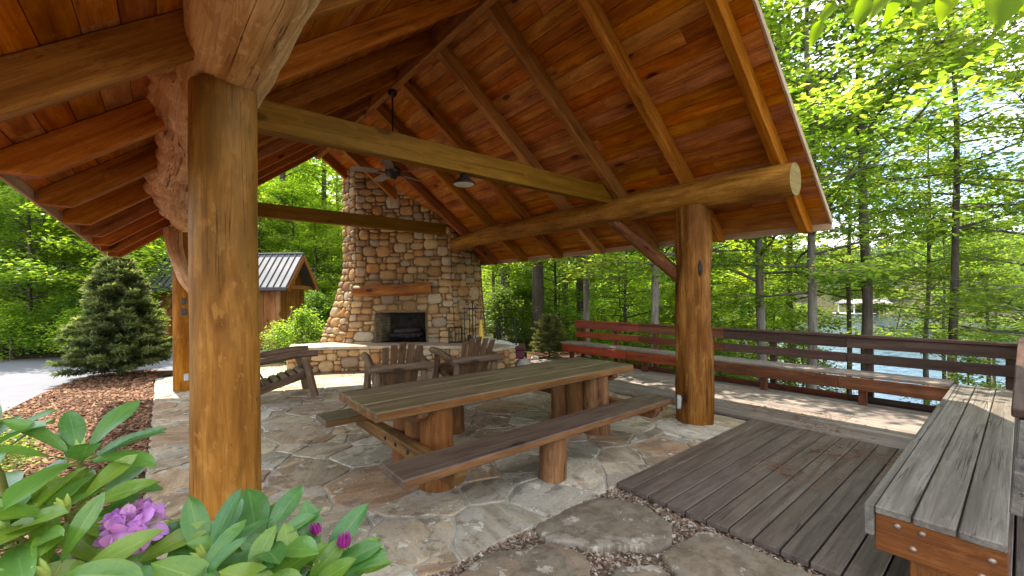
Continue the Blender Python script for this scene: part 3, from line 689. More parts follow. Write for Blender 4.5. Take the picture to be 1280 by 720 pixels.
def post(x, y, r0, r1, h, mat, wob, wf, lz=.5):
    mb = MB(); zs = [-.05, .1, .5, 1.0, 1.5, 2.0, 2.5, h]
    lean = -.012
    mb.tube([(x, y, z) for z in zs], [r0+(r1-r0)*z/h for z in zs], 48, wob, wf, .5, 0, sub=9, lz=lz); return mb.build('post', mat, pav)
p_front = post(.275, 2.96, .176, .166, 2.83, M['postfg'], .05, 4.5, .4)
p_side = post(5.24, 2.69, .215, .195, 2.72, M['postbr'], .22, 9, .13)
p_back = post(.27, 9.45, .155, .148, 2.80, M['log'], .04, 2.0)
def facing(x, y, r, z, du=0):
    d = V((x, y, 0)); d = -d.normalized(); sd = V((-d.y, d.x, 0)); q = V((x, y, z))+sd*du+d*math.sqrt(max(.0001, r*r-du*du)); return q, d, sd
def outlet(parent, x, y, r, z, du, w, h, dep, mat, name):
    q, d, sd = facing(x, y, r, z, du); mb = MB()
    mb.bbox(q+d*dep*.4, (w, dep, h), (sd, d, V((0, 0, 1))), .006)
    mb.bbox(q+d*(dep*1.4), (w*.8, dep*.35, h*.78), (sd, d, V((0, 0, 1))), .004); mb.build(name, mat, parent)
outlet(p_side, 5.24, 2.69, .21, .25, -.16, .045, .085, .028, M['plastic'], 'outlet_cover')
outlet(p_back, .27, 9.45, .153, .24, .03, .035, .06, .02, M['plastic'], 'outlet_cover')
outlet(p_back, .27, 9.45, .150, 1.56, 0, .035, .055, .012, M['boxmetal'], 'switch_box')
outlet(p_back, .27, 9.45, .150, 1.38, 0, .045, .055, .012, M['boxmetal'], 'switch_box')
# knot hole in the weathered post
q, d, sd = facing(5.24, 2.69, .20, 1.93, .075); mb = MB(); mb.ball(q-d*.012, .05, 14, 9, .5, 0, .3, (.6, .6, 1.9), 9); mb.build('knot', M['char'], p_side)
mb = MB(); mb.tube([(5.24, 4.02, 2.78), (5.24, 3.75, 2.56), (5.23, 3.3, 2.2), (5.24, 2.98, 1.93), (5.24, 2.80, 1.76)], [.085, .085, .09, .085, .075], 16, .12, 3, .3, 0, sub=5); mb.build('brace', M['postbr'], pav)
mb = MB(); mb.tube([(.13, 9.15, 2.78), (.15, 9.05, 2.45), (.24, 8.9, 2.05), (.34, 8.75, 1.8), (.40, 8.7, 1.68)], [.12, .11, .10, .085, .06], 14, .16, 3, .6, 0, sub=5); mb.build('brace', M['burl'], pav)

# ------------------------------------------------------------------ ceiling fan, pendant lamp
fan = empty('ceiling_fan', (2.75, 6.2, 3.55), 'dark bronze ceiling fan hanging on a long rod from the ridge', 'ceiling fan')
mb = MB(); mb.lathe((2.75, 6.2, 4.79), [(.0, 0), (.07, 0), (.075, -.03), (.05, -.075), (.02, -.10), (0, -.10)], 18); mb.build('canopy', M['bronze'], fan)
mb = MB(); mb.tube([(2.75, 6.2, 4.72), (2.75, 6.2, 3.62)], .014, 10); mb.build('downrod', M['bronze'], fan)
mb = MB(); mb.lathe((2.75, 6.2, 3.55), [(0, .10), (.03, .10), (.05, .07), (.11, .05), (.125, .0), (.11, -.05), (.06, -.075), (.05, -.11), (0, -.115)], 22); mb.build('motor_housing', M['bronze'], fan)
for k in range(5):
    a = math.radians(72*k+20); d = V((math.cos(a), math.sin(a), 0)); s2 = V((-d.y, d.x, 0)); tl = math.radians(13); s3 = s2*math.cos(tl)+V((0, 0, 1))*math.sin(tl)
    base = V((2.75, 6.2, 3.535)); mb = MB(); vs = []; nn = d.cross(s3)
    out = [(.17, .05), (.25, .062), (.4, .07), (.55, .072), (.60, .06), (.625, .03)]
    poly = [(r, w) for r, w in out]+[(r, -w) for r, w in out[::-1]]; n = len(poly)
    for t in (-.004, .004): vs += [base+d*r+s3*w+nn*t for r, w in poly]
    mb.add(vs, [list(range(n))[::-1], list(range(n, 2*n))]+[[i, (i+1) % n, n+(i+1) % n, n+i] for i in range(n)], [(p[0], p[1]+k, 0) for p in poly]*2)
    bl = mb.build('blade', M['blade'], fan)
    mb = MB(); mb.bbox(base+d*.15+V((0, 0, -.012)), (.07, .02, .005), (d, s3, nn), .003); mb.build('blade_bracket', M['bronze'], bl)
mb = MB(); mb.tube([(2.77, 6.2, 3.44), (2.77, 6.2, 3.15)], .0035, 6); mb.ball((2.77, 6.2, 3.14), .012, 8, 6); mb.build('pull_chain', M['bronze'], fan)
LX, LY = 2.585, 3.95
lamp = empty('pendant_lamp', (LX, LY, 2.86), 'round cone lamp with a pale lens under the tie beam', 'lamp')
mb = MB(); mb.lathe((LX, LY, 2.97), [(0, 0), (.045, 0), (.05, -.03), (.06, -.05), (.125, -.10), (.13, -.118), (.118, -.118)], 28); mb.build('shade', M['bronze'], lamp)
mb = MB(); mb.lathe((LX, LY, 2.852), [(.118, .004), (.105, -.004), (.06, -.006), (.055, -.002), (.03, -.006), (0, -.006)], 28); mb.build('lens', M['lens'], lamp)

# ------------------------------------------------------------------ fireplace of round river stones, standing across the pavilion corner
D0 = 9.75; L0 = (505-640)/FPX*D0
def W(u, v, z): p = cF*(D0+v)+_r*(L0+u); return V((p.x, p.y, z))
fire = empty('fireplace', tuple(W(0, 0, 0)), 'tall tan river stone fireplace flaring at the base, with a wide raised hearth', 'fireplace')
def corner(i, z):
    f = max(0, (2.4-z)/1.85)**1.3
    return [(-1.62-.55*f, .6-.1*f), (-1.1-.27*f, 0), (1.1+.08*f, 0), (1.68+.13*f, .9-.1*f), (1.68+.13*f, 1.5), (-1.62-.5*f, 1.5)][i]
def stones(mb, fn, width, z0, z1, skip=None, cell=.078, h=(.03, .06), seed=1):
    R = random.Random(seed); nx = max(2, int(width/cell)); nz = max(2, int((z1-z0)/cell)); cx = width/nx; cz = (z1-z0)/nz
    occ = [[skip is not None and skip((i+.5)*cx, z0+(j+.5)*cz) for j in range(nz)] for i in range(nx)]
    rects = []
    def tryp(i, j, w, hh):
        if i+w > nx or j+hh > nz or any(occ[a][b] for a in range(i, i+w) for b in range(j, j+hh)): return False
        for a in range(i, i+w):
            for b in range(j, j+hh): occ[a][b] = True
        rects.append((i, j, w, hh)); return True
    A = nx*nz
    for (w, hh), frac in (((5, 3), .07), ((4, 4), .05), ((4, 3), .14), ((3, 3), .14), ((4, 2), .14), ((3, 2), .16)):
        for _ in range(int(A*frac/(w*hh)*2.2)): tryp(R.randrange(nx), R.randrange(nz), w, hh)
    for w, hh in ((3, 2), (2, 2), (3, 1), (2, 1), (1, 2), (1, 1)):
        for i in range(nx):
            for j in range(nz):
                if R.random() < .8 or (w, hh) == (1, 1): tryp(i, j, w, hh)
    for i, j, w, hh in rects:
        a0, b0 = (i+w/2)*cx, z0+(j+hh/2)*cz; ha, hb = w*cx/2-.004, hh*cz/2-.004
        ha *= R.uniform(.93, 1.04); hb *= R.uniform(.93, 1.04)
        ex = R.uniform(2.3, 5.5); dep = R.uniform(*h)*(1 if w*hh > 2 else .75); ns = 14; ro = R.uniform(-.12, .12); go = R.uniform(0, 50)
        c0, nrm = fn(min(max(a0, .01), width-.01), b0)
        vs = []; prof = [(1.02, -.03), (1.0, .15), (.90, .62), (.66, .92), (.3, 1.0)]
        for pr, ph in prof:
            for k in range(ns):
                t = 2*PI*k/ns; ct, st = math.cos(t), math.sin(t)
                rr = (abs(ct)**ex+abs(st)**ex)**(-1/ex)*(1+.17*mnoise.noise(V((ct*1.4, st*1.4, go))))
                x, y = rr*ct*ha*pr, rr*st*hb*pr; x, y = x*math.cos(ro)-y*math.sin(ro)*.6, y*math.cos(ro)+x*math.sin(ro)*.6
                p, _ = fn(min(max(a0+x, -.02), width+.02), b0+y); vs.append(p+nrm*(ph*dep+.012*mnoise.noise(V((x*9, y*9, go)))))
        n = len(prof)
        fs = [(q*ns+k, q*ns+(k+1) % ns, (q+1)*ns+(k+1) % ns, (q+1)*ns+k) for q in range(n-1) for k in range(ns)]+[tuple(range((n-1)*ns, n*ns))]
        mb.add(vs, fs, None, R.random(), 0, True)
TOPZ = 5.9
def face_fn(i, j, z0):
    wd = (V(corner(i, 2.4)+(0,))-V(corner(j, 2.4)+(0,))).length
    def fn(a, z):
        A, B = corner(i, z), corner(j, z); t = a/wd; u, v = A[0]+(B[0]-A[0])*t, A[1]+(B[1]-A[1])*t
        A2, B2 = W(A[0], A[1], z), W(B[0], B[1], z); d = (B2-A2).normalized(); n = V((d.y, -d.x, 0))
        return W(u, v, z), n
    return fn, wd
OP = (-.66, .52, 1.24)
mb = MB()
levels = [0, .3, .55, .8, 1.0, 1.24, 1.5, 1.8, 2.1, 2.4, 3.2, 4.2, TOPZ]
for a, b in zip(levels[:-1], levels[1:]):
    for i, j in ((0, 1), (1, 2), (2, 3), (3, 4), (4, 5), (5, 0)):
        A0, B0, A1, B1 = corner(i, a), corner(j, a), corner(i, b), corner(j, b)
        spans = [(A0, B0, A1, B1)]
        if (i, j) == (1, 2) and a >= .5 and b <= OP[2]+.001:
            spans = [(A0, (OP[0], 0), A1, (OP[0], 0)), ((OP[1], 0), B0, (OP[1], 0), B1)]
        for p, q, r, s in spans: mb.add([W(p[0], p[1], a), W(q[0], q[1], a), W(s[0], s[1], b), W(r[0], r[1], b)], [(0, 1, 2, 3)], None, .5)
mb.add([W(*corner(i, TOPZ), TOPZ) for i in range(6)], [tuple(range(6))], None, .5)
chim = mb.build('chimney', M['mortar'], fire)
mb = MB()
for i, j, sdn in ((0, 1, 3), (1, 2, 4), (2, 3, 5)):
    fn, wd = face_fn(i, j, 0)
    sk = None
    if (i, j) == (1, 2):
        def sk(a, z):
            A, B = corner(1, z), corner(2, z); u = A[0]+(B[0]-A[0])*a/wd; return OP[0]-.03 < u < OP[1]+.03 and z < OP[2]+.02
    stones(mb, fn, wd, .5, TOPZ if (i, j) != (1, 2) else 5.2, sk, seed=sdn)
st = mb.build('stonework', M['riverstone'], fire)
# firebox
mb = MB(); a0, a1, zt, zb_ = OP[0], OP[1], OP[2], .545; dpt = .6; ins = .16
def quad(p, gs, mat): mb.add(p, [(0, 1, 2, 3)], gs, .5, mat)
Lf = [W(a0, -.0, zb_), W(a0+ins, dpt, zb_), W(a0+ins, dpt, zt), W(a0, 0, zt)]
quad(Lf, [(0, zb_, 0), (.62, zb_, 0), (.62, zt, 0), (0, zt, 0)], 0)
Rf = [W(a1-ins, dpt, zb_), W(a1, 0, zb_), W(a1, 0, zt), W(a1-ins, dpt, zt)]
quad(Rf, [(0, zb_, 3), (.62, zb_, 3), (.62, zt, 3), (0, zt, 3)], 0)
quad([W(a0+ins, dpt, zb_), W(a1-ins, dpt, zb_), W(a1-ins, dpt, zt), W(a0+ins, dpt, zt)], [(2, zb_, 5), (3, zb_, 5), (3, zt, 5), (2, zt, 5)], 1)
quad([W(a0, 0, zt), W(a0+ins, dpt, zt), W(a1-ins, dpt, zt), W(a1, 0, zt)], None, 1)
quad([W(a0, 0, zb_), W(a1, 0, zb_), W(a1-ins, dpt, zb_), W(a0+ins, dpt, zb_)], None, 1)
mb.build('firebox', [M['firebrick'], M['soot']], fire)
mb = MB(); mb.tube([W(-1.10, -.10, 1.745), W(-.6, -.12, 1.75), W(0, -.12, 1.765), W(.66, -.11, 1.80)], [.125, .135, .13, .125], 20, .10, 3, .6, 0, sub=6); mb.build('mantel', [M['log']], fire)
# curved hearth
HP = [(-2.2, -.92), (-1.5, -.70), (-.6, -.6), (.5, -.6), (1.3, -.72), (1.85, -.95), (2.18, -1.18)]
HB = [(-2.5, -.2), (-1.7, .2), (-.6, .05), (.5, .05), (1.55, .05), (2.2, -.40), (2.55, -.72)]
def path_fn(P):
    seg = [math.dist(P[i], P[i+1]) for i in range(len(P)-1)]; tot = sum(seg)
    def fn(a, z):
        a = min(max(a, 0), tot-1e-4); i = 0
        while a > seg[i]: a -= seg[i]; i += 1
        t = a/seg[i]; u, v = P[i][0]+(P[i+1][0]-P[i][0])*t, P[i][1]+(P[i+1][1]-P[i][1])*t
        A, B = W(*P[i], 0), W(*P[i+1], 0); d = (B-A).normalized(); return W(u, v, z), V((d.y, -d.x, 0))
    return fn, tot
loop = [HB[0]]+HP+[HB[-1]]
mb = MB()
for i in range(len(HP)-1): mb.add([W(*HP[i], 0), W(*HP[i+1], 0), W(*HP[i+1], .485), W(*HP[i], .485)], [(0, 1, 2, 3)], None, .5)
for P in ((HB[0], HP[0]), (HP[-1], HB[-1]), (HB[-1], HB[-2]), (HB[-2], HB[-3])): mb.add([W(*P[0], 0), W(*P[1], 0), W(*P[1], .485), W(*P[0], .485)], [(0, 1, 2, 3)], None, .5)
hb = mb.build('hearth', M['mortar'], fire)
mb = MB(); fn, tot = path_fn(loop); stones(mb, fn, tot, .0, .485, cell=.075, seed=11)
fn, tot = path_fn([HB[-1], HB[-2], HB[-3]]); stones(mb, fn, tot, .0, .485, cell=.08, seed=12); mb.build('stonework', M['riverstone'], hb)
for i in range(len(HP)-1):
    mb = MB(); g1 = .005
    def lerp(P, t): return (P[i][0]+(P[i+1][0]-P[i][0])*t, P[i][1]+(P[i+1][1]-P[i][1])*t)
    e0 = (.0 if i else -.02); e1 = (1 if i < len(HP)-2 else 1.03); pts = []
    f0, f1, b0, b1 = lerp(HP, e0+.006), lerp(HP, e1-.006), lerp(HB, e0+.006), lerp(HB, e1-.006)
    ov = .045
    def push(f, b): L = math.dist(f, b); return (f[0]+(f[0]-b[0])/L*ov, f[1]+(f[1]-b[1])/L*ov)
    f0, f1 = push(f0, b0), push(f1, b1); K = 6
    fr = [(f0[0]+(f1[0]-f0[0])*k/K, f0[1]+(f1[1]-f0[1])*k/K+random.uniform(-.012, .012)*(0 < k < K)) for k in range(K+1)]
    pl2 = fr+[b1, b0]; n = len(pl2)
    vs = [W(u, v, .486) for u, v in pl2]+[W(u, v, .545) for u, v in pl2]
    mb.add(vs, [list(range(n))[::-1], list(range(n, 2*n))]+[[k, (k+1) % n, n+(k+1) % n, n+k] for k in range(n)])
    mb.build('hearth_slab', M['slabstone'], hb)
gr = empty('fire_grate', tuple(W(-.02, .28, .545)), 'black iron grate standing inside the firebox', 'fire grate'); mb = MB()
for k in range(7):
    u = -.36+k*.115; mb.tube([W(u, .12, .72), W(u, .14, .63), W(u, .44, .63), W(u, .46, .70)], .010, 6)
mb.tube([W(-.42, .2, .62), W(.38, .2, .62)], .010, 6); mb.tube([W(-.42, .4, .62), W(.38, .4, .62)], .010, 6); mb.build('bars', M['iron'], gr)
for u in (-.36, .33):
    for v in (.2, .4): mb = MB(); mb.tube([W(u, v, .62), W(u, v, .545)], .010, 6); mb.build('leg', M['iron'], gr)
for i, (p, q, lab) in enumerate([((-.38, .22, .685), (.30, .26, .69), 'charred log lying at the front of the fire grate'), ((-.30, .38, .69), (.36, .36, .695), 'charred log lying at the back of the fire grate'), ((-.30, .24, .79), (.28, .40, .80), 'charred log laid crosswise on top of two others in the fireplace')]):
    mb = MB(); mb.tube([W(*p), W(*[(a+b)/2 for a, b in zip(p, q)]), W(*q)], [.05, .056, .048], 10, .15, 6, sub=3); tag(mb.build('firewood_log', M['char']), lab, 'log', 'logs in the fireplace')
# wrought iron tool stand on the hearth right of the chimney
ts = empty('fireplace_tool_stand', tuple(W(1.62, -.42, .545)), 'black wrought iron tool stand on the hearth right of the firebox', 'fireplace tools')
def T(u, v, z): return W(1.62+u, -.42+v, z)
mb = MB(); mb.bbox(T(0, 0, .56), (.13, .09, .012)); mb.build('base', M['iron'], ts)
mb = MB(); mb.tube([T(0, 0, .56), T(0, 0, 1.48)], .012, 8); mb.build('pole', M['iron'], ts)
mb = MB(); mb.tube([T(-.22, 0, 1.33), T(.22, 0, 1.33)], .010, 8)
for sgn in (-1, 1): mb.tube([T(0, 0, 1.46), T(.05*sgn, 0, 1.52), T(.12*sgn, 0, 1.50), T(.14*sgn, 0, 1.43), T(.09*sgn, 0, 1.41), T(.08*sgn, 0, 1.45)], .008, 6, sub=4)
mb.build('hook_bar', M['iron'], ts)
for k, u in enumerate((-.18, -.07, .07)):
    mb = MB(); mb.tube([T(u, -.02, 1.31), T(u, -.02, .72)], .008, 6); mb.ball(T(u, -.02, 1.34), .018, 8, 6)
    if k == 1: mb.bbox(T(u, -.02, .68), (.055, .012, .075))
    elif k == 0: mb.tube([T(u, -.02, .72), T(u+.03, -.02, .66), T(u, -.02, .62)], .008, 6)
    else: mb.tube([T(u, -.02, .72), T(u-.02, -.02, .64)], .012, 6)
    mb.build(('poker', 'shovel', 'tongs')[k], M['iron'], ts)
mb = MB(); mb.tube([T(.19, -.02, 1.30), T(.18, -.02, 1.05)], .010, 8, mat=1); mb.tube([T(.18, -.02, 1.08), T(.19, -.02, .85), T(.20, -.02, .62)], [.02, .045, .055], 10, .1, 20); mb.build('broom', [M['yellow'], M['iron']], ts)
lr = empty('firewood_rack', tuple(W(1.22, -.36, .545)), 'low black iron rack standing between the firebox and the tool stand', 'firewood rack'); mb = MB()
for v in (-.36, -.2):
    for u in (1.08, 1.36): mb.tube([W(u, v, .55), W(u, v, .90)], .009, 6)
    mb.tube([W(1.05, v, .90), W(1.39, v, .90)], .009, 6); mb.tube([W(1.08, v, .58), W(1.36, v, .58)], .009, 6)
    for k in range(3): mb.tube([W(1.15+k*.07, v, .58), W(1.15+k*.07, v, .90)], .005, 5)
for u in (1.08, 1.36): mb.tube([W(u, -.36, .9), W(u, -.2, .9)], .009, 6); mb.tube([W(u, -.36, .58), W(u, -.2, .58)], .009, 6)
mb.build('frame', M['iron'], lr)
# cart with hoop handle, white bundle, pale rock beyond the hearth end
cb = at3(633, 440, 9.6); cb.z = 0
cart = empty('garden_cart', tuple(cb), 'maroon cart with a tall black hoop handle beyond the hearth end', 'cart')
def K(u, v, z): p = cb+_r*u+cF*v; return V((p.x, p.y, z))
mb = MB(); mb.tube([K(-.19, .1, .35), K(-.20, .1, 1.0), K(-.15, .1, 1.09), K(.13, .1, 1.10), K(.19, .1, 1.02), K(.24, .0, .35)], .018, 8, sub=4); mb.build('handle', M['iron'], cart)
mb = MB(); mb.bbox(K(.12, .0, .33), (.28, .42, .10), (_r, cF, V((0, 0, 1))), .03); mb.bbox(K(.12, .0, .45), (.31, .45, .02), (_r, cF, V((0, 0, 1))), .01); mb.build('tray', M['maroon'], cart)
for u in (-.2, .42): mb = MB(); mb.tube([K(u, .2, .15), K(u+.05, .2, .15)], .15, 16); mb.build('wheel', M['iron'], cart)
mb = MB(); P = []
for i in range(9):
    for j in range(7):
        a, b = i/8, j/6; P.append(K(-.72+a*1.0, -.25+b*.7, .30+.42*math.sin(PI*min(1, max(0, b)))**.5*(1-.55*a)+.05*mnoise.noise(V((a*5, b*5, 2)))))
mb.add(P, [(i*7+j, (i+1)*7+j, (i+1)*7+j+1, i*7+j+1) for i in range(8) for j in range(6)], None, .5, 0, True)
to = mb.build('tarpaulin', M['tarp']); sm = to.modifiers.new('cloth', 'SOLIDIFY'); sm.thickness = .01
tag(to, 'crumpled white tarpaulin heaped behind the right end of the hearth', 'tarpaulin')
for (px, d, r, lab) in ((653, 9.3, .17, 'pale boulder beside the maroon cart'), (668, 10.4, .09, 'small pale stone on bare ground between boulder and evergreen shrub')):
    c = at(px, d); mb = MB(); mb.ball((c.x, c.y, r*.55), r, 14, 10, .5, 0, .35, (1.15, .9, .8), 2); tag(mb.build('rock', M['pale_rock']), lab, 'rock', 'rocks beyond the hearth')
sheet([tuple(at(655, 9.2)[:2]), tuple(at(720, 9.6)[:2]), tuple(at(735, 12)[:2]), tuple(at(640, 12.2)[:2])], -.02, 'bare_ground', M['mulch'])
br = at(318/1.0-12, 10.8)
mb = MB(); c = at(131, 9.9); mb.ball((c.x, c.y, .04), .22, 12, 8, .5, 0, .3, (1.5, .9, .5), 2); tag(mb.build('rock', M['stepstone']), 'flat mossy rock in the mulch at the foot of the spruce', 'rock')

# ------------------------------------------------------------------ picnic table
tb = empty('picnic_table', (2.82, 3.48, 0), 'long rustic plank picnic table on clustered log legs with two attached benches', 'picnic table')
mb = MB(); TY0, TY1 = 3.03, 3.93; wv = (TY1-TY0)/3
for k in range(3):
    x0, x1 = 1.2+random.uniform(-.012, .012), 4.43+random.uniform(-.012, .012)
    mb.bbox(((x0+x1)/2, TY0+wv*(k+.5), .722), ((x1-x0)/2, wv/2-.003, .038), ch=.009, rnd=.35+.2*k, end=1, side=1)  # side faces redder than the top: lack of sky reflection put into colour
mb.build('tabletop', [M['tabletop'], M['tableedge']], tb)
for sx, X0 in ((-1, 1.80), (1, 3.92)):
    for yk in (3.21, 3.48, 3.75):
        mb = MB(); jx = random.uniform(-.015, .015); mb.tube([(X0+jx, yk, 0), (X0+jx, yk, .2), (X0, yk, .45), (X0, yk, .683)], [.16, .15, .142, .14], 22, .07, 4, sub=4, lz=.4); mb.build('leg', M['tableleg'], tb)
    xb = X0+sx*.20
    for nm, y0, y1, z0, z1, cut in (('cleat', 3.08, 3.88, .585, .682, .07), ('bench_bearer', 2.52, 4.50, .27, .388, .05)):
        mb = MB(); poly = [(y0, z1), (y1, z1), (y1, z1-.04), (y1-cut, z0), (y0+cut, z0), (y0, z1-.04)]
        mb.prism(poly, xb-.055, xb+.055, lambda u, v, t: V((t, u, v))); ob = mb.build(nm, M['tableedge'], tb); ob.modifiers.new('edge', 'BEVEL').width = .006
        if nm == 'bench_bearer':
            for yb in (3.24, 3.48, 3.70):
                q = MB(); q.tube([(xb+sx*.05, yb, .33), (xb+sx*.062, yb, .33)], .018, 12); q.build('bolt', M['iron'], ob)
for y0, y1 in ((2.5, 2.84), (4.16, 4.50)):
    mb = MB(); mb.bbox((2.79, (y0+y1)/2, .42), (1.63, (y1-y0)/2, .031), ch=.008, side=1); be = mb.build('bench', [M['benchtop'], M['tableedge']], tb)
    yc = (y0+y1)/2
    mb = MB(); mb.tube([(2.66, yc, 0), (2.66, yc, .389)], [.125, .118], 20, .05, 4, sub=5); mb.build('bench_leg', M['tableleg'], be)
    mb = MB(); mb.bbox((4.25, yc, .36), (.05, .15, .028)); mb.build('bench_cleat', M['tableedge'], be)

# ------------------------------------------------------------------ rustic log armchairs
def make_chair():
    r = empty('log_armchair')
    r['category'] = 'armchair'; r['group'] = 'rustic log armchairs round the fireplace'
    for sx in (-1, 1):
        mb = MB(); mb.tube([(.36*sx, .52, 0), (.35*sx, .46, .3), (.35*sx, .38, .62)], [.058, .055, .052], 12, .1, 6, sub=3); mb.build('leg', M['chairarm'], r)
        mb = MB(); mb.tube([(.33*sx, -.36, 0), (.33*sx, -.33, .58)], [.055, .05], 12, .1, 6, sub=4); mb.build('leg', M['chairarm'], r)
        mb = MB(); mb.beam((.27*sx, .47, .37), (.27*sx, -.62, .06), .045, .11); mb.build('side_rail', M['chair'], r)
        mb = MB(); mb.tube([(.38*sx, .56, .70), (.385*sx, .2, .69), (.39*sx, -.44, .60)], [.055, .058, .05], 12, .09, 5, sub=4); mb.build('arm', M['chairarm'], r)
    mb = MB()
    for k in range(6): t = k/5; mb.bbox((0, .47-.62*t, .435-.18*t), (.29, .048, .014), (V((1, 0, 0)), V((0, .96, .28)), V((0, -.28, .96))))
    mb.build('seat', M['chair'], r)
    mb = MB()
    for k in range(5):
        f = (k-2); top = .98-.03*abs(f); mb.beam((f*.095, -.16, .26), (f*.118, -.48, top), .092, .022, (0, 1, 0))
    mb.build('backrest', M['chair'], r)
    mb = MB(); mb.tube([(-.44, -.40, .62), (0, -.405, .625), (.44, -.40, .62)], [.056, .06, .056], 12, .08, 6, sub=4); mb.build('crosspiece', M['chairarm'], r)
    return r
ch0 = make_chair()
def place(o, p, rz, lab): o.location = (p[0], p[1], 0); o.rotation_euler = (0, 0, math.radians(rz)); o['label'] = lab
hd = lambda rz: V((-math.sin(math.radians(rz)), math.cos(math.radians(rz)), 0))
pB = at(503, 5.85)+hd(-13)*.46; pC = at(598, 6.55)+hd(-8)*.46
chB = copy_tree(ch0); chC = copy_tree(ch0)
place(ch0, (1.40, 7.78), -93, 'dark log armchair seen from the side, half hidden behind the front post')
place(chB, pB, -13, 'dark log armchair with its back turned, straight in front of the firebox')
place(chC, pC, -8, 'dark log armchair with its back turned, before the tool stand at the hearth end')

# ------------------------------------------------------------------ built-in deck benches
b1 = empty('deck_bench', (7.7, 3.5, .03), 'long built-in deck bench with slatted rail back fading from red to dark brown', 'deck bench')
mb = MB()
for k in range(3):
    for y0, y1 in ((.58, 3.9), (3.9, 7.25)): mb.bbox((7.575+k*.142, (y0+y1)/2, .446), (.066, (y1-y0)/2-.003, .02))
mb.build('seat', M['deck2'], b1)
SEG = [(-.05, 1.7, 'darkrail'), (1.7, 3.5, 'darkrail'), (3.5, 5.3, 'brownrail'), (5.3, 7.13, 'redwood')]
for nm, x, z0, z1, w in (('seat_apron', 7.47, .25, .425, .02), ('back_rail', 7.93, .79, .945, .022), ('back_rail', 7.93, .57, .71, .022), ('lower_rail', 7.97, -.03, .085, .02), ('top_cap', 7.955, .948, .985, .07)):
    for y0, y1, mt in SEG:
        if nm in ('seat_apron',): y0 = max(y0, .58); mt = {'darkrail': 'brownrail'}.get(mt, mt); mt = 'redwood' if y1 > 3.6 else mt
        if nm in ('lower_rail',): mt = 'brownrail' if y1 > 3 else 'darkrail'
        mb = MB(); mb.bbox((x, (y0+y1)/2, (z0+z1)/2), (w, (y1-y0)/2-.002, (z1-z0)/2), ch=.005); mb.build(nm, M[mt], b1)
for y in (6.95, 5.95, 4.95, 3.85, 2.72, 1.45, .1):
    mb = MB(); mb.bbox((8.02, y, .1), (.045, .045, .84)); mb.build('post', M['darkrail' if y < 4.5 else 'brownrail'], b1)
    if y > .5: mb = MB(); mb.bbox((7.72, y, .355), (.20, .02, .065)); mb.bbox((7.60, y, .16), (.045, .045, .13)); mb.build('bracket', M['brownrail'], b1)
b2 = empty('deck_bench', (5.2, .3, .03), 'grey weathered plank deck bench with a bolted orange end board', 'deck bench')
mb = MB()
for k, (y0, y1) in enumerate(((.052, .205), (.213, .367), (.376, .518))):
    mb.bbox((5.26+.008*k, (y0+y1)/2, .447), (2.32, (y1-y0)/2, .021), ch=.006)
mb.build('seat', M['greyplank'], b2)
mb = MB(); mb.bbox((5.24, .541, .388), (2.30, .020, .082), ch=.005); mb.build('front_board', M['greyplank'], b2)
mb = MB(); mb.bbox((2.995, .285, .325), (.022, .235, .10), ch=.004); ap = mb.build('end_board', M['apron'], b2)
for y, z in ((.43, .385), (.335, .385), (.37, .29), (.10, .36), (.13, .27)):
    q = MB(); q.lathe((0, 0, 0), [(.0, .010), (.008, .009), (.015, .004), (.016, 0)], 12)
    q.v = [(2.973-c, y+a, z+b) for a, b, c in q.v]; q.build('bolt', M['bolt'], ap)
mb = MB(); mb.bbox((5.24, .10, .34), (2.2, .02, .085)); mb.build('back_bearer', M['apron'], b2)
for x in (3.07, 4.6, 6.1, 7.4):
    mb = MB(); mb.bbox((x, .30, .19), (.045, .09, .155)); mb.build('leg', M['apron'], b2)
for k, (z0, z1, dy) in enumerate(((.57, .775, 0), (.84, 1.02, -.02))):
    mb = MB(); mb.beam((3.06, .022+dy, (z0+z1)/2), (7.86, .022+dy, (z0+z1)/2), .042, z1-z0, (0, -.06, 1), .006); mb.build('back_board', M['greyplank'], b2)
mb = MB(); mb.bbox((5.48, -.03, 1.05), (2.42, .07, .02)); mb.build('top_cap', M['darkrail'], b2)
for x in (3.16, 4.6, 6.1, 7.5): mb = MB(); mb.bbox((x, -.055, .40), (.045, .045, .62)); mb.build('back_post', M['apron'], b2)

# ------------------------------------------------------------------ shed with a standing seam roof
sb = _r*-9.5+cF*14.6
shed = empty('shed', (sb.x, sb.y, -.05), 'small brown board shed with a grey standing seam metal roof across the drive', 'shed')
def S(l, d, z): p = _r*l+cF*d; return V((p.x, p.y, z))
l0, l1, d0, d1, rz0, ez = -11.6, -7.62, 13.9, 15.4, 3.10, 1.93
mb = MB(); k = 0; x = l0
while x < l1-.01:
    w = min(.19, l1-x); mb.bbox(S(x+w/2, d0, .93), (w/2-.003, .012, 1.02), (_r, cF, V((0, 0, 1))), .004); x += w
mb.bbox(S(l0, (d0+d1)/2, .95), (.012, (d1-d0)/2, 1.0), (_r, cF, V((0, 0, 1))), .004); mb.bbox(S((l0+l1)/2, d1, .95), ((l1-l0)/2, .012, 1.0), (_r, cF, V((0, 0, 1))), .004)
x = d0
while x < d1-.01:
    w = min(.16, d1-x); mid = x+w/2; zt = rz0-.12-abs(mid-14.65)*1.15
    mb.bbox(S(l1, mid, zt/2-.04), (.012, w/2-.003, zt/2+.04), (_r, cF, V((0, 0, 1))), .004); mb.bbox(S(l1+.02, x+w, zt/2-.1), (.01, .018, zt/2+.02), (_r, cF, V((0, 0, 1))), .004); x += w
mb.build('wall', M['shedwood'], shed)
mb = MB(); rl0, rl1 = -12.1, -7.22
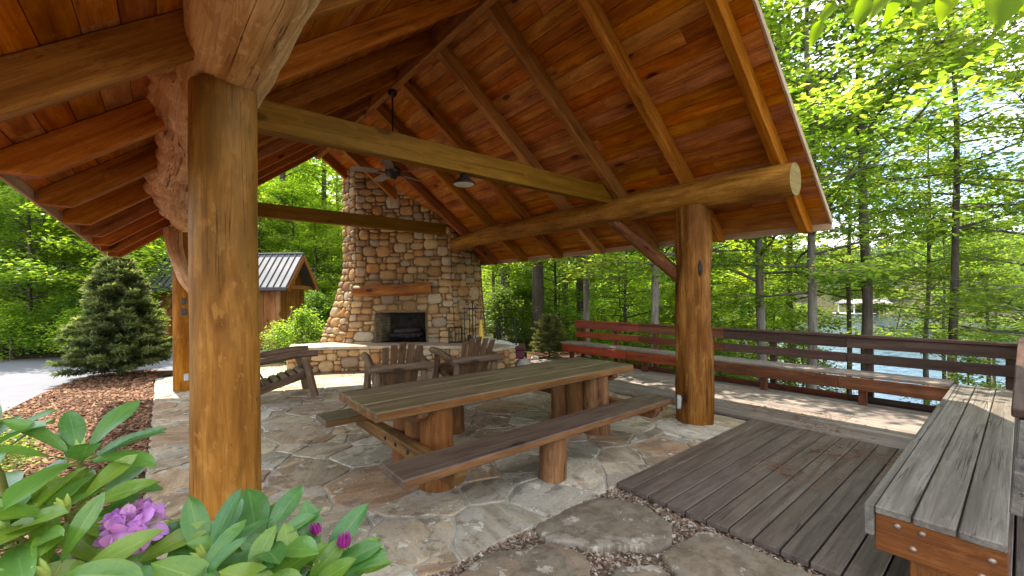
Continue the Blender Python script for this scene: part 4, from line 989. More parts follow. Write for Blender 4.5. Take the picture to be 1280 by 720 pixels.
for sd, de in ((-1, 13.55), (1, 15.75)):
    a, b = S(0, 14.65, rz0), S(0, de, ez); e = (b-a); LL = e.length; e.normalize(); nn = _r.cross(e)*(-1 if sd < 0 else 1)
    if nn.z < 0: nn = -nn
    mid = S((rl0+rl1)/2, (14.65+de)/2, (rz0+ez)/2)
    mb.bbox(mid, ((rl1-rl0)/2, LL/2, .02), (_r, e, nn), .004, mat=0)
    for k in range(24): mb.bbox(S(rl0+.02+k*(rl1-rl0-.04)/23, (14.65+de)/2, (rz0+ez)/2)+nn*.035, (.010, LL/2, .02), (_r, e, nn), .003, mat=1)
rf = mb.build('roof', [M['metalroof'], M['seam']], shed)
mb = MB(); mb.bbox(S((rl0+rl1)/2, 14.65, rz0+.03), ((rl1-rl0)/2, .07, .02), (_r, cF, V((0, 0, 1))), .01); mb.build('ridge_cap', M['metalroof'], rf)
mb = MB(); mb.bbox(S((rl0+rl1)/2, 13.53, ez-.05), ((rl1-rl0)/2, .02, .05), (_r, cF, V((0, 0, 1))), .006); mb.build('gutter', M['seam'], rf)
for de in (13.6, 15.7): mb = MB(); mb.beam(S(rl1+.012, 14.65, rz0-.11), S(rl1+.012, de, ez-.10), .03, .16); mb.build('rake_board', M['shedwood'], shed)
mb = MB(); mb.bbox(S(l1+.25, 14.65, ez+.02), (.03, .95, .06), (_r, cF, V((0, 0, 1)))); mb.build('gable_beam', M['shedwood'], shed)
mb = MB(); mb.tube([S(-11.75, 13.52, 1.86), S(-11.72, 13.75, 1.66), S(-11.72, 13.82, 1.5), S(-11.72, 13.82, .0)], .05, 8); mb.build('downspout', M['seam'], shed)

# ------------------------------------------------------------------ leaves and trees
def leaf_mesh(name, P, L, mat, parent=None, pitch=.35, roll=.5, ratio=.62, az=None, jit=.35, rnd=None, fold=.10, el=None):
    n = len(P); P = np.asarray(P, float); L = L*(1+jit*(rng.random(n)-.5)*2)
    a = rng.random(n)*2*PI if az is None else az
    p = (rng.random(n)-.65)*2*pitch if el is None else el
    d = np.stack([np.cos(a)*np.cos(p), np.sin(a)*np.cos(p), np.sin(p)], 1)
    s0 = np.stack([-np.sin(a), np.cos(a), np.zeros(n)], 1); n0 = np.cross(d, s0); r = (rng.random(n)-.5)*2*roll
    s = s0*np.cos(r)[:, None]+n0*np.sin(r)[:, None]; nn = np.cross(d, s)
    dl = d*L[:, None]; w = s*(L*ratio/2)[:, None]; f = nn*(L*fold)[:, None]
    vs = np.stack([P, P+dl*.42-w+f, P+dl*.95-f*.6, P+dl*.42+w+f], 1).reshape(-1, 3)
    F = (np.arange(n)[:, None]*4+np.array([[0, 1, 2, 3]]))
    return fast_mesh(name, vs, F, rng.random(n) if rnd is None else rnd, mat, parent)
def grow(kind, h, r0, first, nb, blen, prof, nleaf, L, sr, st, bark, leaf, seed, lift=.25, wander=.25, lean=(0, 0), droop=.25, twigs=2, bare=0):
    R = random.Random(seed); root = empty(kind); mb = MB()
    tp = []; k = 9; ox = oy = 0
    for i in range(k+1):
        t = i/k; tp.append(V((ox+lean[0]*t*t, oy+lean[1]*t*t, h*t-(.4 if i == 0 else 0)))); ox += R.gauss(0, wander*h/90); oy += R.gauss(0, wander*h/90)
    rad = [r0*(1.25 if i == 0 else 1)*(1-.88*(i/k)**1.1)+.008 for i in range(k+1)]
    mb.tube(tp, rad, 9, .12, 3, R.random(), sub=3)
    def tpt(z):
        i = min(k-1, max(0, int(z/h*k))); t = z/h*k-i; return tp[i].lerp(tp[i+1], t), rad[i]+(rad[i+1]-rad[i])*t
    centers = []; az = R.random()*6
    for b in range(nb):
        t = (b+R.random()*.8)/nb; z = first+(h*.985-first)*t; az += 2.4+R.uniform(-.5, .5); p, rr = tpt(z)
        ln = blen*prof(t)*R.uniform(.65, 1.15); up = lift*(.5+t)+R.uniform(-.15, .35)
        d = V((math.cos(az), math.sin(az), up)); pts = [p]; q = p
        for j in range(4):
            d = (d+V((R.gauss(0, .12), R.gauss(0, .12), R.gauss(0, .07)-.02))).normalized(); q = q+d*ln/4; pts.append(q)
        br = min(rr*.5, .012+ln*.011); mb.tube(pts, [br, br*.75, br*.5, br*.3, .004], 5, 0, rnd=R.random(), smooth=True)
        for j in range(twigs):
            s0 = R.uniform(.25, .9); i = min(3, int(s0*4)); b0 = pts[i].lerp(pts[i+1], s0*4-i); dd = V((math.cos(az+R.choice((-1, 1))*R.uniform(.5, 1.1)), math.sin(az+R.uniform(-1.1, 1.1)), R.uniform(0, .3))).normalized()
            tl = ln*.35*R.uniform(.6, 1.2); e = b0+dd*tl; mb.tube([b0, b0.lerp(e, .5)+V((0, 0, .03)), e], [br*.4, br*.25, .003], 4, 0, rnd=R.random()); centers.append((e, .9, sr*.75))
        for s0 in (.4, .6, .8, 1.0):
            i = min(3, int(s0*4-.001)); centers.append((pts[i].lerp(pts[i+1], s0*4-i), .5+s0, sr*(.6+.4*s0)*min(1, .5+ln/blen*.7)))
    mb.build('trunk', bark, root)
    w = np.array([c[1]*c[2]**1.3 for c in centers]); w = w*np.array([R.uniform(.3, 1.6) for _ in centers]); idx = rng.choice(len(centers), nleaf, p=w/w.sum())
    cc = np.array([tuple(c[0]) for c in centers])[idx]; rr = np.array([c[2] for c in centers])[idx]
    a = rng.random(nleaf)*2*PI; q = np.sqrt(rng.random(nleaf))*rr; off = np.stack([np.cos(a)*q, np.sin(a)*q, rng.normal(0, st, nleaf)-droop*q*q/np.maximum(rr, .01)], 1)
    tone = np.clip(np.array([R.random() for _ in centers])[idx]*.6+rng.random(nleaf)*.55-.05, 0, 1)
    leaf_mesh('crown', cc+off, L, leaf, root, rnd=tone)
    return root
bell = lambda t: (.55+.45*math.sin(PI*min(1, t*1.15+.1)))*(1-.55*t*t)
PROTO = {}
hang = V((0, 0, -500))
PROTO['tall'] = [grow('forest_tree', 17, .20, 5, 34, 3.6, bell, 9500, .20, .95, .14, M['bark'], M['leaf'], 11+i, .35) for i in range(2)]
PROTO['under'] = [grow('understory_tree', 7.0, .07, .5, 34, 2.4, bell, 9500, .125, .62, .09, M['barkdark'], M['leaf'] if i else M['leaf_y'], 31+i, .18) for i in range(3)]
PROTO['near'] = [grow('slender_tree', 13, .10, 3.2, 46, 3.7, bell, 14500, .14, .62, .075, M['barkgrey'] if i else M['bark'], M['leaf_y'], 51+i, .2, .22, twigs=5) for i in range(3)]
PROTO['bare'] = [grow('slender_tree', 13.5, .10, 6.2, 36, 3.6, bell, 12500, .135, .66, .075, M['barkgrey'] if i else M['bark'], M['leaf_y'], 61+i, .2, .22, twigs=5) for i in range(2)]
PROTO['sap'] = [grow('maple_sapling', 3.0, .028, .35, 22, 1.3, bell, 3200, .105, .42, .06, M['barkdark'], M['leaf_y'], 71+i, .2, .4) for i in range(2)]
PROTO['bush'] = [grow('leafy_bush', 1.5, .03, .1, 30, .95, bell, 4200, .075, .30, .09, M['barkdark'], M['leaf_d'] if i else M['leaf'], 91+i, .5) for i in range(2)]
used = set()
LR = random.Random(3)
def plant(kind, v, x, y, sc, rz, label, cat, group=None, dz=0, sz=None):
    p = PROTO[kind][v % len(PROTO[kind])]
    o = p if p.name not in used else copy_tree(p); used.add(p.name)
    o.location = (x, y, gh(x, y)+dz); o.scale = (sc, sc, sz or sc); o.rotation_euler = (0, 0, rz); tag(o, label, cat); 
    if group: o['group'] = group
    elif 'group' in o: del o['group']
    return o
placed = []
def spot(px0, px1, d0, d1, mind, tries=200):
    for _ in range(tries):
        d = LR.uniform(d0, d1); p = at(LR.uniform(px0, px1), d)
        if all((p.x-a)**2+(p.y-b)**2 > mind*mind for a, b in placed): placed.append((p.x, p.y)); return p
    return None
# trees one can tell apart, with a visible trunk: (kind, variant, px, depth, scale, label)
for kind, v, px, d, sc, lab in [
    ('tall', 0, 672, 13.5, 1.0, 'straight brown trunk tree right of the fireplace, just beyond the evergreen shrub'),
    ('near', 1, 952, 10.6, 1.05, 'stout grey brown tree behind the rail, first right of the side post'),
    ('bare', 0, 1189, 10.8, 1.02, 'pale grey slender tree against the lake, tallest behind the right rail'),
    ('bare', 1, 1157, 13.5, .85, 'slim dead looking tree just left of the pale grey slender tree'),
    ('bare', 0, 1062, 14.5, .9, 'thin forked tree in front of the lake, between side post tree and slender pair'),
    ('tall', 1, 988, 17, .9, 'dark trunk tree behind the stout grey brown tree'),
    ('bare', 0, 1236, 17, .9, 'far slim tree near the lake shore beside the right picture edge'),
    ('tall', 1, 728, 17, 1.0, 'dark trunk tree between the fireplace and the side post'),
    ('tall', 0, 630, 18, .95, 'dark trunk tree directly beside the right edge of the chimney'),
    ('near', 1, 818, 10.0, .95, 'leafy slender tree just left of the side post'),
    ('tall', 0, 356, 25, 1.05, 'tall trunk tree rising behind the shed roof ridge'),
    ('tall', 1, 405, 27, 1.05, 'tall trunk tree between the shed and the chimney'),
    ('tall', 0, 112, 19, .95, 'tall trunk tree directly behind the spruce'),
    ('tall', 1, 22, 16, .9, 'tall trunk tree at the far left beyond the drive'),
    ('near', 1, 1330, 10, 1.1, 'leafy slender tree whose crown fills the upper right corner'),
    ('near', 2, 1010, 8.9, .9, 'leafy slender tree whose sprays hang over the eave corner'),
    ('near', 2, 735, 12.2, .95, 'leafy slender tree behind the red end of the rail'),
    ('bare', 0, 1085, 9.6, 1.08, 'leafy slender tree leaning its sprays over the middle of the rail'),
]:
    p = at(px, d); placed.append((p.x, p.y)); plant(kind, v, p.x, p.y, sc, LR.uniform(0, 6.28), lab, 'tree')
def zone(n, kind, px0, px1, d0, d1, mind, s0, s1, lab, cat, grp, dz=0):
    for i in range(n):
        p = spot(px0, px1, d0, d1, mind)
        if p is None: continue
        plant(kind, LR.randrange(3), p.x, p.y, LR.uniform(s0, s1), LR.uniform(0, 6.28), lab, cat, grp, dz)
zone(22, 'under', -170, 165, 12.6, 18, 1.8, .8, 1.1, 'young leafy tree in the wood edge beyond the drive and spruce', 'tree', 'young trees beyond the spruce')
zone(24, 'under', 150, 480, 20, 27, 1.8, .8, 1.15, 'young leafy tree in the wood behind the shed', 'tree', 'young trees behind the shed')
zone(12, 'tall', -160, 130, 17, 26, 2.8, .85, 1.1, 'tall leafy tree in the wood beyond the drive and spruce', 'tree', 'tall trees beyond the spruce')
zone(24, 'tall', -160, 520, 26, 42, 3.0, .9, 1.2, 'tall leafy tree deep in the wood beyond the drive and shed', 'tree', 'tall trees beyond the drive')
zone(28, 'bush', -170, 165, 11.5, 13.2, 1.0, .8, 1.5, 'low leafy bush along the wood edge beyond the drive and spruce', 'bush', 'bushes beyond the spruce')
zone(18, 'bush', 200, 470, 17, 20, 1.0, .9, 1.6, 'low leafy bush along the wood edge behind the shed', 'bush', 'bushes behind the shed')
zone(20, 'under', 600, 900, 15, 24, 1.9, .75, 1.05, 'young leafy tree in the wood between the fireplace and the side post', 'tree', 'young trees right of the fireplace')
zone(16, 'tall', 560, 960, 21, 38, 3.0, .9, 1.15, 'tall leafy tree deep in the wood right of the fireplace', 'tree', 'tall trees right of the fireplace')
zone(14, 'bush', 610, 860, 12.5, 16, 1.2, .8, 1.4, 'low dark bush on the wood floor between the fireplace and the side post', 'bush', 'bushes right of the fireplace')
zone(5, 'sap', 860, 1040, 9.9, 13, 1.6, .6, .9, 'bright green sapling on the slope just behind the rail', 'tree', 'saplings behind the rail', .2)
zone(3, 'sap', 1195, 1330, 9.0, 11.5, 1.4, .7, .9, 'bright green sapling behind the rail corner at the right picture edge', 'tree', 'saplings behind the rail corner', .1)
zone(6, 'under', 870, 985, 13, 20, 2.2, .8, 1.0, 'young leafy tree on the lake slope right of the side post', 'tree', 'young trees on the lake slope')
zone(4, 'bare', 1180, 1400, 15, 22, 3.0, .8, .95, 'slender leafy tree low on the lake slope at the right', 'tree', 'slender trees on the lake slope')
for px, d, v, lab, sc in ((378, 10.9, 0, 'bright leafy bush between the shed and the left end of the hearth', .85), (350, 11.3, 0, 'smaller bright bush at the right corner of the shed', .62)):
    p = at(px, d); o = plant('bush', v, p.x, p.y, sc, d, lab, 'bush')
def conifer(name, h, rb, nbr, ntw, L, mat, seed, label, cat, x, y, low=.06, upward=.35, exps=.8, bark=None):
    R = random.Random(seed); root = empty(name, (x, y, gh(x, y)), label, cat); mb = MB(); mb.tube([V((x, y, gh(x, y)-.1)), V((x, y, h*.5)), V((x, y, h))], [h*.022, h*.014, .006], 8, .1, 5)
    P = []; A = []; E = []; T = []; az = 0
    for b in range(nbr):
        t = b/nbr; z = h*(low+(1-low)*t**.92); az += 2.4+R.uniform(-.4, .4); ln = rb*(1-t)**exps*R.uniform(.75, 1.15)+.05
        up = upward*(.3+t)+R.uniform(-.1, .1); d = V((math.cos(az), math.sin(az), up)).normalized(); p0 = V((x, y, z)); e = p0+d*ln
        mb.tube([p0, p0.lerp(e, .5)-V((0, 0, .03*ln)), e], [.008+.006*ln, .006, .002], 4, 0, rnd=.5)
        tone = R.random()
        for k in range(max(6, int(ntw*ln/rb))):
            s = R.random()**.6; c = p0+d*(ln*s); sd = R.choice((-1, 1)); aa = az+sd*R.uniform(.3, 1.1); tl = ln*.32*(1.1-s)+.04
            dd = V((math.cos(aa), math.sin(aa), up+R.uniform(-.15, .25))).normalized(); c = c+dd*tl*R.random()
            for q in range(3):
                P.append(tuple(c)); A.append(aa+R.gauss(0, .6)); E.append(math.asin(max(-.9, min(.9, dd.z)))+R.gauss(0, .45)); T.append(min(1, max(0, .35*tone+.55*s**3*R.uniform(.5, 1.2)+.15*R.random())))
    mb.build('trunk', bark or M['barkdark'], root)
    off = np.array([x, y, gh(x, y)])
    leaf_mesh('crown', np.array(P)-off, L, mat, root, ratio=.26, az=np.array(A), el=np.array(E), rnd=np.array(T), fold=.05)
    return root
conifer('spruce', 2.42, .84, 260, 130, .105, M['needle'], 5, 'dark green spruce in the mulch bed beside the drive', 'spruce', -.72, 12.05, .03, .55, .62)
conifer('evergreen_shrub', 1.02, .52, 90, 90, .06, M['evergreen'], 6, 'small yellow green evergreen shrub between boulder and red bench end', 'shrub', at(686, 10.9).x, at(686, 10.9).y, .03, .6, .5)
# far woods: nobody could count these
def woods(name, pts, hmin, hmax, per, size, mat, label):
    P = []
    T = []
    for x, y in pts:
        hh = LR.uniform(hmin, hmax); r = hh*LR.uniform(.28, .42); g0 = gh(x, y); tone = LR.random()
        u = rng.normal(0, 1, (per, 3)); u /= np.linalg.norm(u, axis=1)[:, None]; u *= (.55+.45*rng.random(per))[:, None]
        P.append(np.stack([x+u[:, 0]*r, y+u[:, 1]*r, g0+hh*.52+u[:, 2]*hh*.5], 1)); T.append(np.clip(tone*.6+rng.random(per)*.4, 0, 1))
    o = leaf_mesh(name, np.concatenate(P), size, mat, None, .6, 1.2, .8, rnd=np.concatenate(T)); return tag(o, label, 'woods', kind='stuff')
pts = []
for _ in range(420):
    d = LR.uniform(44, 75); p = at(LR.uniform(-330, 900), d); pts.append((p.x, p.y))
woods('far_wood', pts, 9, 21, 300, .62, M['leaf'], 'dense green wood closing the view behind the nearer trees')
pts = []
for _ in range(900):
    x = LR.uniform(160, 330); y = LR.uniform(-160, 260); pts.append((x+.15*y+LR.uniform(0, 4), y))
woods('lakeshore_wood', pts, 5, 11, 80, 1.5, M['farleaf'], 'pale green wood on the far shore of the lake')
# boathouses and a boat on the far shore
def boathouse(px, d, w, lab):
    p = at(px, d); z = -5.2; r = empty('boathouse', (p.x, p.y, z), lab, 'boathouse', None); ax = (_r, cF, V((0, 0, 1)))
    mb = MB()
    mb.bbox(V((p.x, p.y, z+.45)), (w/2+1, 3.5, .12), ax, .03); mb.build('dock', M['dockwhite'], r)
    for su in (-1, 1):
        for sv in (-1, 1): mb = MB(); mb.bbox(V((p.x, p.y, z+1.6))+_r*(su*w*.45)+cF*(sv*3), (.12, .12, 1.9), ax, .02); mb.build('post', M['dockwhite'], r)
    mb = MB(); c = V((p.x, p.y, z+3.5)); hw, hd_ = w/2+.5, 3.6
    vs = [c+_r*(a*hw)+cF*(b*hd_) for a, b in ((-1, -1), (1, -1), (1, 1), (-1, 1))]+[c-_r*hw+V((0, 0, 1.2)), c+_r*hw+V((0, 0, 1.2))]
    mb.add(vs, [(0, 1, 5, 4), (2, 3, 4, 5), (1, 2, 5), (3, 0, 4), (3, 2, 1, 0)]); mb.build('roof', M['dockroof'], r)
boathouse(1078, 128, 11, 'leftmost boathouse on the far lake shore, seen between the trees'); boathouse(1118, 132, 9, 'grey roofed boathouse on the far shore left of the pale slender tree'); boathouse(1212, 122, 8, 'boathouse on the far shore right of the pale slender tree')
p = at(1250, 112); bt = empty('motorboat', (p.x, p.y, -5.2), 'small white motorboat moored by the far shore at the right', 'boat')
mb = MB(); prof = [(-3, .9), (-2.8, 1.1), (1.0, 1.1), (2.4, .7), (3.2, 0)]
top = [(x, w) for x, w in prof]+[(x, -w) for x, w in prof[::-1][1:]]; n = len(top)
mb.add([V((p.x, p.y, -4.3))+_r*x+cF*w for x, w in top]+[V((p.x, p.y, -5.4))+_r*(x*.9)+cF*(w*.5) for x, w in top], [list(range(n)), [n+i for i in range(n)][::-1]]+[[i, n+i, n+(i+1) % n, (i+1) % n] for i in range(n)]); mb.build('hull', M['dockwhite'], bt)
mb = MB(); mb.bbox(V((p.x, p.y, -3.9)), (1.0, .7, .4), (_r, cF, V((0, 0, 1))), .1); mb.build('cabin', M['dockroof'], bt)

# ------------------------------------------------------------------ broad leaves close to the camera
def blade(mb, base, d, up, L, Wd, curl=.25, fold=.25, rnd=None, mat=0, shape='ellip', nl=8, twist=0):
    """one leaf: curved, folded along its midrib"""
    d = V(d).normalized(); up = V(up); sd = d.cross(up).normalized(); n = sd.cross(d).normalized()
    vs = []; gs = []; go = random.uniform(0, 30)
    for i in range(nl+1):
        t = i/nl
        w = (math.sin(PI*min(1, t*.96+.02))**.75*(.9+.25*t) if shape == 'ellip' else math.sin(PI*t**.72)**1.0*(1-.25*t)) if 0 < t < 1 else .02
        w *= Wd/2; a = curl*t; ce = V(base)+d*(L*t*(1-.15*curl*curl*t))-n*(L*curl*t*t*.5)
        wav = .03*L*math.sin(7*t+go)
        for j, k in enumerate((-1, -.55, 0, .55, 1)):
            vs.append(ce+sd*(w*k)+n*(fold*w*(abs(k)**1.4)+wav*(abs(k)**2)*(1 if k > 0 else -.6))); gs.append((t+go*0, k*.5, go))
    fs = [(i*5+j, i*5+j+1, (i+1)*5+j+1, (i+1)*5+j) for i in range(nl) for j in range(4)]
    mb.add(vs, fs, gs, rnd, mat, True)
def whorl(lv, stem, bud, c, axis, n, L, R, mat=0, spread=(.8, 1.5), budon=True):
    axis = V(axis).normalized(); s1 = axis.cross(V((.3, .9, .1))).normalized(); s2 = axis.cross(s1)
    for k in range(n):
        a = 2*PI*k/n+R.uniform(-.3, .3); q = R.uniform(*spread); rad = s1*math.cos(a)+s2*math.sin(a); d = axis*math.cos(q)+rad*math.sin(q)
        ll = L*R.uniform(.7, 1.12); b0 = V(c)+d*.012-axis*R.uniform(0, .03); b1 = b0+d*.02
        stem.tube([b0, b1], [.0028, .0022], 5, mat=0); blade(lv, b1, d, axis, ll, ll*R.uniform(.33, .42), R.uniform(.05, .5), R.uniform(.12, .4), R.random(), mat)
    if budon:
        for k in range(R.choice((2, 3))):
            d = (axis+V((R.gauss(0, .25), R.gauss(0, .25), 0))).normalized(); p = V(c)
            q_ = MB(); q_.tube([p, p+d*.014, p+d*.03, p+d*.045], [.0045, .0075, .006, .0012], 8); bud.append(q_)
def rhodo(root_xy, whorls, seed, label, low=10, spreadr=.35, youngbias=0):
    R = random.Random(seed); x, y = root_xy; rt = empty('rhododendron', (x, y, -.02), label, 'rhododendron'); lv = MB(); st = MB(); bd = []
    ground = V((x, y, -.02))
    for (px, py, d, ax, n, L, mt) in whorls:
        c = at3(px, py, d); axis = (cR*ax[0]+cU*ax[1]-cF*ax[2]).normalized()
        whorl(lv, st, bd, c, axis, n, L, R, mt); mid = ground.lerp(c, .55)+V((R.gauss(0, .04), R.gauss(0, .04), .02)); st.tube([ground, mid, c-axis*.13, c], [.016, .012, .0085, .006], 7, .1, 9, sub=4)
        # older whorl lower on the same shoot
        c2 = c-axis*.13; whorl(lv, st, bd, c2, axis, max(4, n-4), L*.95, R, 0, (1.0, 1.6), False)
    for k in range(low):
        a = R.uniform(0, 6.28); q = spreadr*R.uniform(.3, 1); c = V((x+math.cos(a)*q, y+math.sin(a)*q, R.uniform(.25, .75))); axis = V((math.cos(a)*.6, math.sin(a)*.6, 1)).normalized()
        whorl(lv, st, bd, c, axis, 8, .15, R, 0); st.tube([ground, ground.lerp(c, .5)+V((0, 0, .05)), c], [.012, .009, .006], 6, .1, 9)
    lv.build('foliage', [M['rleaf'], M['rleaf_y']], rt); st.build('stem', M['rstem'], rt)
    for q_ in bd: q_.build('leaf_bud', M['rbud'], rt)
    return rt
def truss(parent, c, axis, r, nfl, seed):
    R = random.Random(seed); axis = V(axis).normalized(); fl = MB(); sm_ = MB()
    for k in range(nfl):
        while True:
            d = V((R.gauss(0, 1), R.gauss(0, 1), R.gauss(0, 1))).normalized()
            if d.dot(axis) > -.15: break
        p0 = V(c)+d*r*.45; s1 = d.cross(V((.2, .3, .9))).normalized(); s2 = d.cross(s1); rn = R.random()
        sm_.tube([V(c), p0], [.002, .003], 5)
        for q in range(5):
            a = 2*PI*q/5+R.uniform(-.15, .15); rad = s1*math.cos(a)+s2*math.sin(a); blade(fl, p0+rad*.004, d*.72+rad*.72, d, r*R.uniform(.72, .92), r*.52, R.uniform(.5, 1.0), R.uniform(-.5, .2), min(1, max(0, rn+R.uniform(-.25, .25))), 0, 'ellip', 9)
        for q in range(4): sm_.tube([p0, p0+d*r*.55+V((R.gauss(0, .005), R.gauss(0, .005), R.gauss(0, .005)))], [.0009, .0007], 4)
    f = fl.build('flower', M['petal'], parent); sm_.build('stamens', M['rbud'], f)
def magbud(parent, c, axis, r, seed):
    R = random.Random(seed); axis = V(axis).normalized(); m1 = MB(); m2 = MB(); s1 = axis.cross(V((.2, .9, .1))).normalized(); s2 = axis.cross(s1)
    for k in range(9):
        a = 2*PI*k/9; rad = s1*math.cos(a)+s2*math.sin(a); p = V(c)+rad*r*.35; e = p+axis*r*R.uniform(1.6, 2.3)+rad*r*R.uniform(.1, .6)
        m1.tube([p, p.lerp(e, .45)+rad*r*.22, e], [r*.18, r*.3, r*.06], 8, .1, 30)
    m2.ball(V(c)+axis*r*.3, r*.62, 10, 8, .5, 0, .2, (1, 1, 1.1), 6); o = m1.build('flower_bud', M['magenta'], parent); m2.build('bud_scales', M['rbud'], o)
pA = at3(60, 700, .95)
rh1 = rhodo((pA.x, pA.y), [(99, 572, 1.02, (.1, 1, .15), 10, .165, 0), (84, 640, .92, (.15, 1, .3), 10, .15, 1), (-22, 566, 1.0, (-.1, 1, .3), 10, .16, 0), (20, 672, .86, (-.2, 1, .4), 9, .15, 0), (60, 722, .80, (0, 1, .5), 9, .15, 1), (150, 715, .9, (.3, .9, .5), 9, .15, 1), (-30, 690, .85, (-.3, 1, .4), 9, .16, 1), (196, 735, .9, (.2, 1, .4), 8, .13, 0)], 4,
   'tall rhododendron at the left with glossy leaves and an open lilac flower', 9)
truss(rh1, at3(168, 662, .93), (cU*1.0-cF*.5), .056, 15, 8)
pB_ = at3(330, 712, 1.0)
rh2 = rhodo((pB_.x, pB_.y), [(256, 702, .92, (-.1, 1, .35), 10, .145, 0), (324, 684, .98, (.12, 1, .3), 11, .165, 0), (300, 740, .86, (0, 1, .5), 9, .14, 1), (395, 712, .98, (.35, .9, .4), 9, .14, 0), (424, 712, 1.02, (.5, .8, .3), 8, .10, 1), (235, 742, .84, (-.2, 1, .5), 8, .13, 0), (370, 742, .9, (.2, 1, .5), 9, .13, 1)], 14,
   'low rhododendron before the front post with closed magenta buds', 8)
magbud(rh2, at3(430, 684, 1.0), (cU+cR*.05), .016, 1); magbud(rh2, at3(397, 668, 1.03), (cU-cR*.25), .013, 2); magbud(rh2, at3(302, 655, 1.06), (cU-cR*.2), .012, 3)
p = at(-40, 3.5); sp = PROTO['bush'][1]
o = plant('bush', 0, p.x, p.y, .45, 1.0, 'small yellow green bush at the left edge beyond the tall rhododendron', 'bush')
# overhanging tree on the right, its leaves dip into the top of the view
ov = empty('overhanging_tree', (2.6, -2.3, gh(2.6, -2.3)), 'tree leaning in above the deck bench, big sunlit leaves along the top right', 'tree')
mb = MB(); twig = [at3(1330, -50, 1.5), at3(1240, -22, 1.4), at3(1160, -14, 1.34), at3(1085, -6, 1.3), at3(1030, 2, 1.28)]
mb.tube([(2.6, -2.3, -.3), (2.58, -2.2, 1.5), (2.5, -2.0, 3.0), (2.45, -1.9, 4.6), (2.4, -1.9, 6.2)], [.11, .095, .08, .06, .03], 12, .1, 4, sub=5)
mb.tube([V((2.49, -1.98, 3.1)), V((2.4, -1.2, 3.25)), twig[0]+V((.0, -.2, .12))]+twig, [.035, .022, .012, .007, .005, .004, .003, .002], 8, .05, 8, sub=3); mb.build('trunk', M['bark'], ov)
R = random.Random(21); mb = MB()
def hangleaf(bx, by, tx, ty, d, wd, dd=0):
    b = at3(bx, by, d); t = at3(tx, ty, d+dd); ax = t-b; blade(mb, b, ax, (-cF+cR*R.uniform(-.5, .5)+cU*.5), ax.length, ax.length*wd, R.uniform(-.2, .3), R.uniform(.1, .35), R.random(), 0, 'ov', 8)
for a in [(1044, 0, 1022, 34, 1.28, .36), (1026, 26, 1012, 60, 1.28, .42), (1058, -6, 1062, 8, 1.3, .6), (1084, -6, 1066, 40, 1.3, .46), (1112, -12, 1082, 32, 1.3, .36), (1122, -10, 1104, 37, 1.3, .42), (1154, -12, 1138, 26, 1.3, .45), (1188, -16, 1176, 28, 1.32, .55), (1212, -20, 1222, 14, 1.3, .6), (1262, -24, 1240, 44, 1.3, .62), (1282, -16, 1270, 28, 1.34, .6), (1296, -20, 1290, 40, 1.34, .6), (1135, -14, 1120, 12, 1.36, .5), (1200, -18, 1196, 8, 1.38, .6)]: hangleaf(*a)
for k in range(70):
    c = V((2.45, -1.6, 4.4))+V((R.gauss(0, .9), R.gauss(0, .7), R.gauss(0, .8))); d = V((R.gauss(0, 1), R.gauss(0, 1), -.6)).normalized(); blade(mb, c, d, V((0, 0, 1)), .13, .07, .2, .2, R.random(), 0, 'ov', 4)
mb.build('crown', M['bigleaf'], ov)
for k in PROTO:
    for o in PROTO[k]:
        if o.name not in used:
            for c in list(o.children): bpy.data.objects.remove(c)
            bpy.data.objects.remove(o)

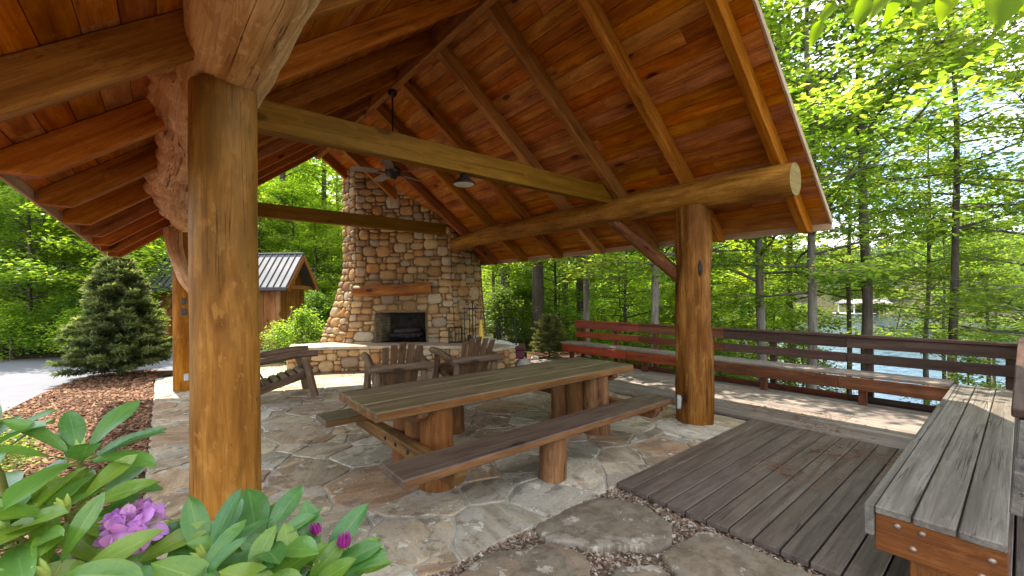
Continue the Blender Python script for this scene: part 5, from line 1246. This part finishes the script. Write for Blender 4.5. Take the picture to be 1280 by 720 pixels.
# ------------------------------------------------------------------ sun, sky, exposure
to_sun = V((-.05, .55, 1.0)).normalized(); el = math.asin(to_sun.z); azm = math.atan2(to_sun.x, to_sun.y)
sl = bpy.data.lights.new('sun', 'SUN'); sl.energy = 3.6; sl.angle = math.radians(.53); sl.color = (1, .93, .81)
so = bpy.data.objects.new('sun', sl); C.objects.link(so); so.rotation_euler = (-to_sun).to_track_quat('-Z', 'Y').to_euler(); so.location = (0, 0, 30)
w = bpy.data.worlds.new('World'); bpy.context.scene.world = w; w.use_nodes = True; t = w.node_tree; t.nodes.clear()
sky = t.nodes.new('ShaderNodeTexSky'); sky.sky_type = 'NISHITA'; sky.sun_disc = False; sky.sun_elevation = el; sky.sun_rotation = azm; sky.altitude = 600; sky.air_density = 1.0; sky.dust_density = .8
bg = t.nodes.new('ShaderNodeBackground'); bg.inputs[1].default_value = .15; wo = t.nodes.new('ShaderNodeOutputWorld')
tc = t.nodes.new('ShaderNodeTexCoord'); mp = t.nodes.new('ShaderNodeMapping'); mp.inputs['Scale'].default_value = (1.6, 1.6, 4.5); nz = t.nodes.new('ShaderNodeTexNoise'); nz.inputs['Scale'].default_value = 1.7; nz.inputs['Detail'].default_value = 8; nz.inputs['Roughness'].default_value = .58
rp = t.nodes.new('ShaderNodeValToRGB'); rp.color_ramp.elements[0].position = .40; rp.color_ramp.elements[1].position = .62
mx = t.nodes.new('ShaderNodeMix'); mx.data_type = 'RGBA'
t.links.new(tc.outputs['Generated'], mp.inputs[0]); t.links.new(mp.outputs[0], nz.inputs['Vector']); t.links.new(nz.outputs[0], rp.inputs[0]); t.links.new(rp.outputs[0], mx.inputs[0])
t.links.new(sky.outputs[0], mx.inputs[6]); mx.inputs[7].default_value = (7.6, 7.5, 7.3, 1)
t.links.new(mx.outputs[2], bg.inputs[0]); t.links.new(bg.outputs[0], wo.inputs[0])
sc = bpy.context.scene
sc.view_settings.view_transform = 'Standard'; sc.view_settings.look = 'None'; sc.view_settings.exposure = 1.95; sc.view_settings.gamma = 1
sc.render.engine = 'CYCLES'; sc.cycles.max_bounces = 10; sc.cycles.diffuse_bounces = 6; sc.cycles.glossy_bounces = 3; sc.cycles.transmission_bounces = 6; sc.cycles.transparent_max_bounces = 4
sc.cycles.sample_clamp_indirect = 6; sc.cycles.use_denoising = True
try: sc.cycles.denoiser = 'OPENIMAGEDENOISE'
except Exception: pass
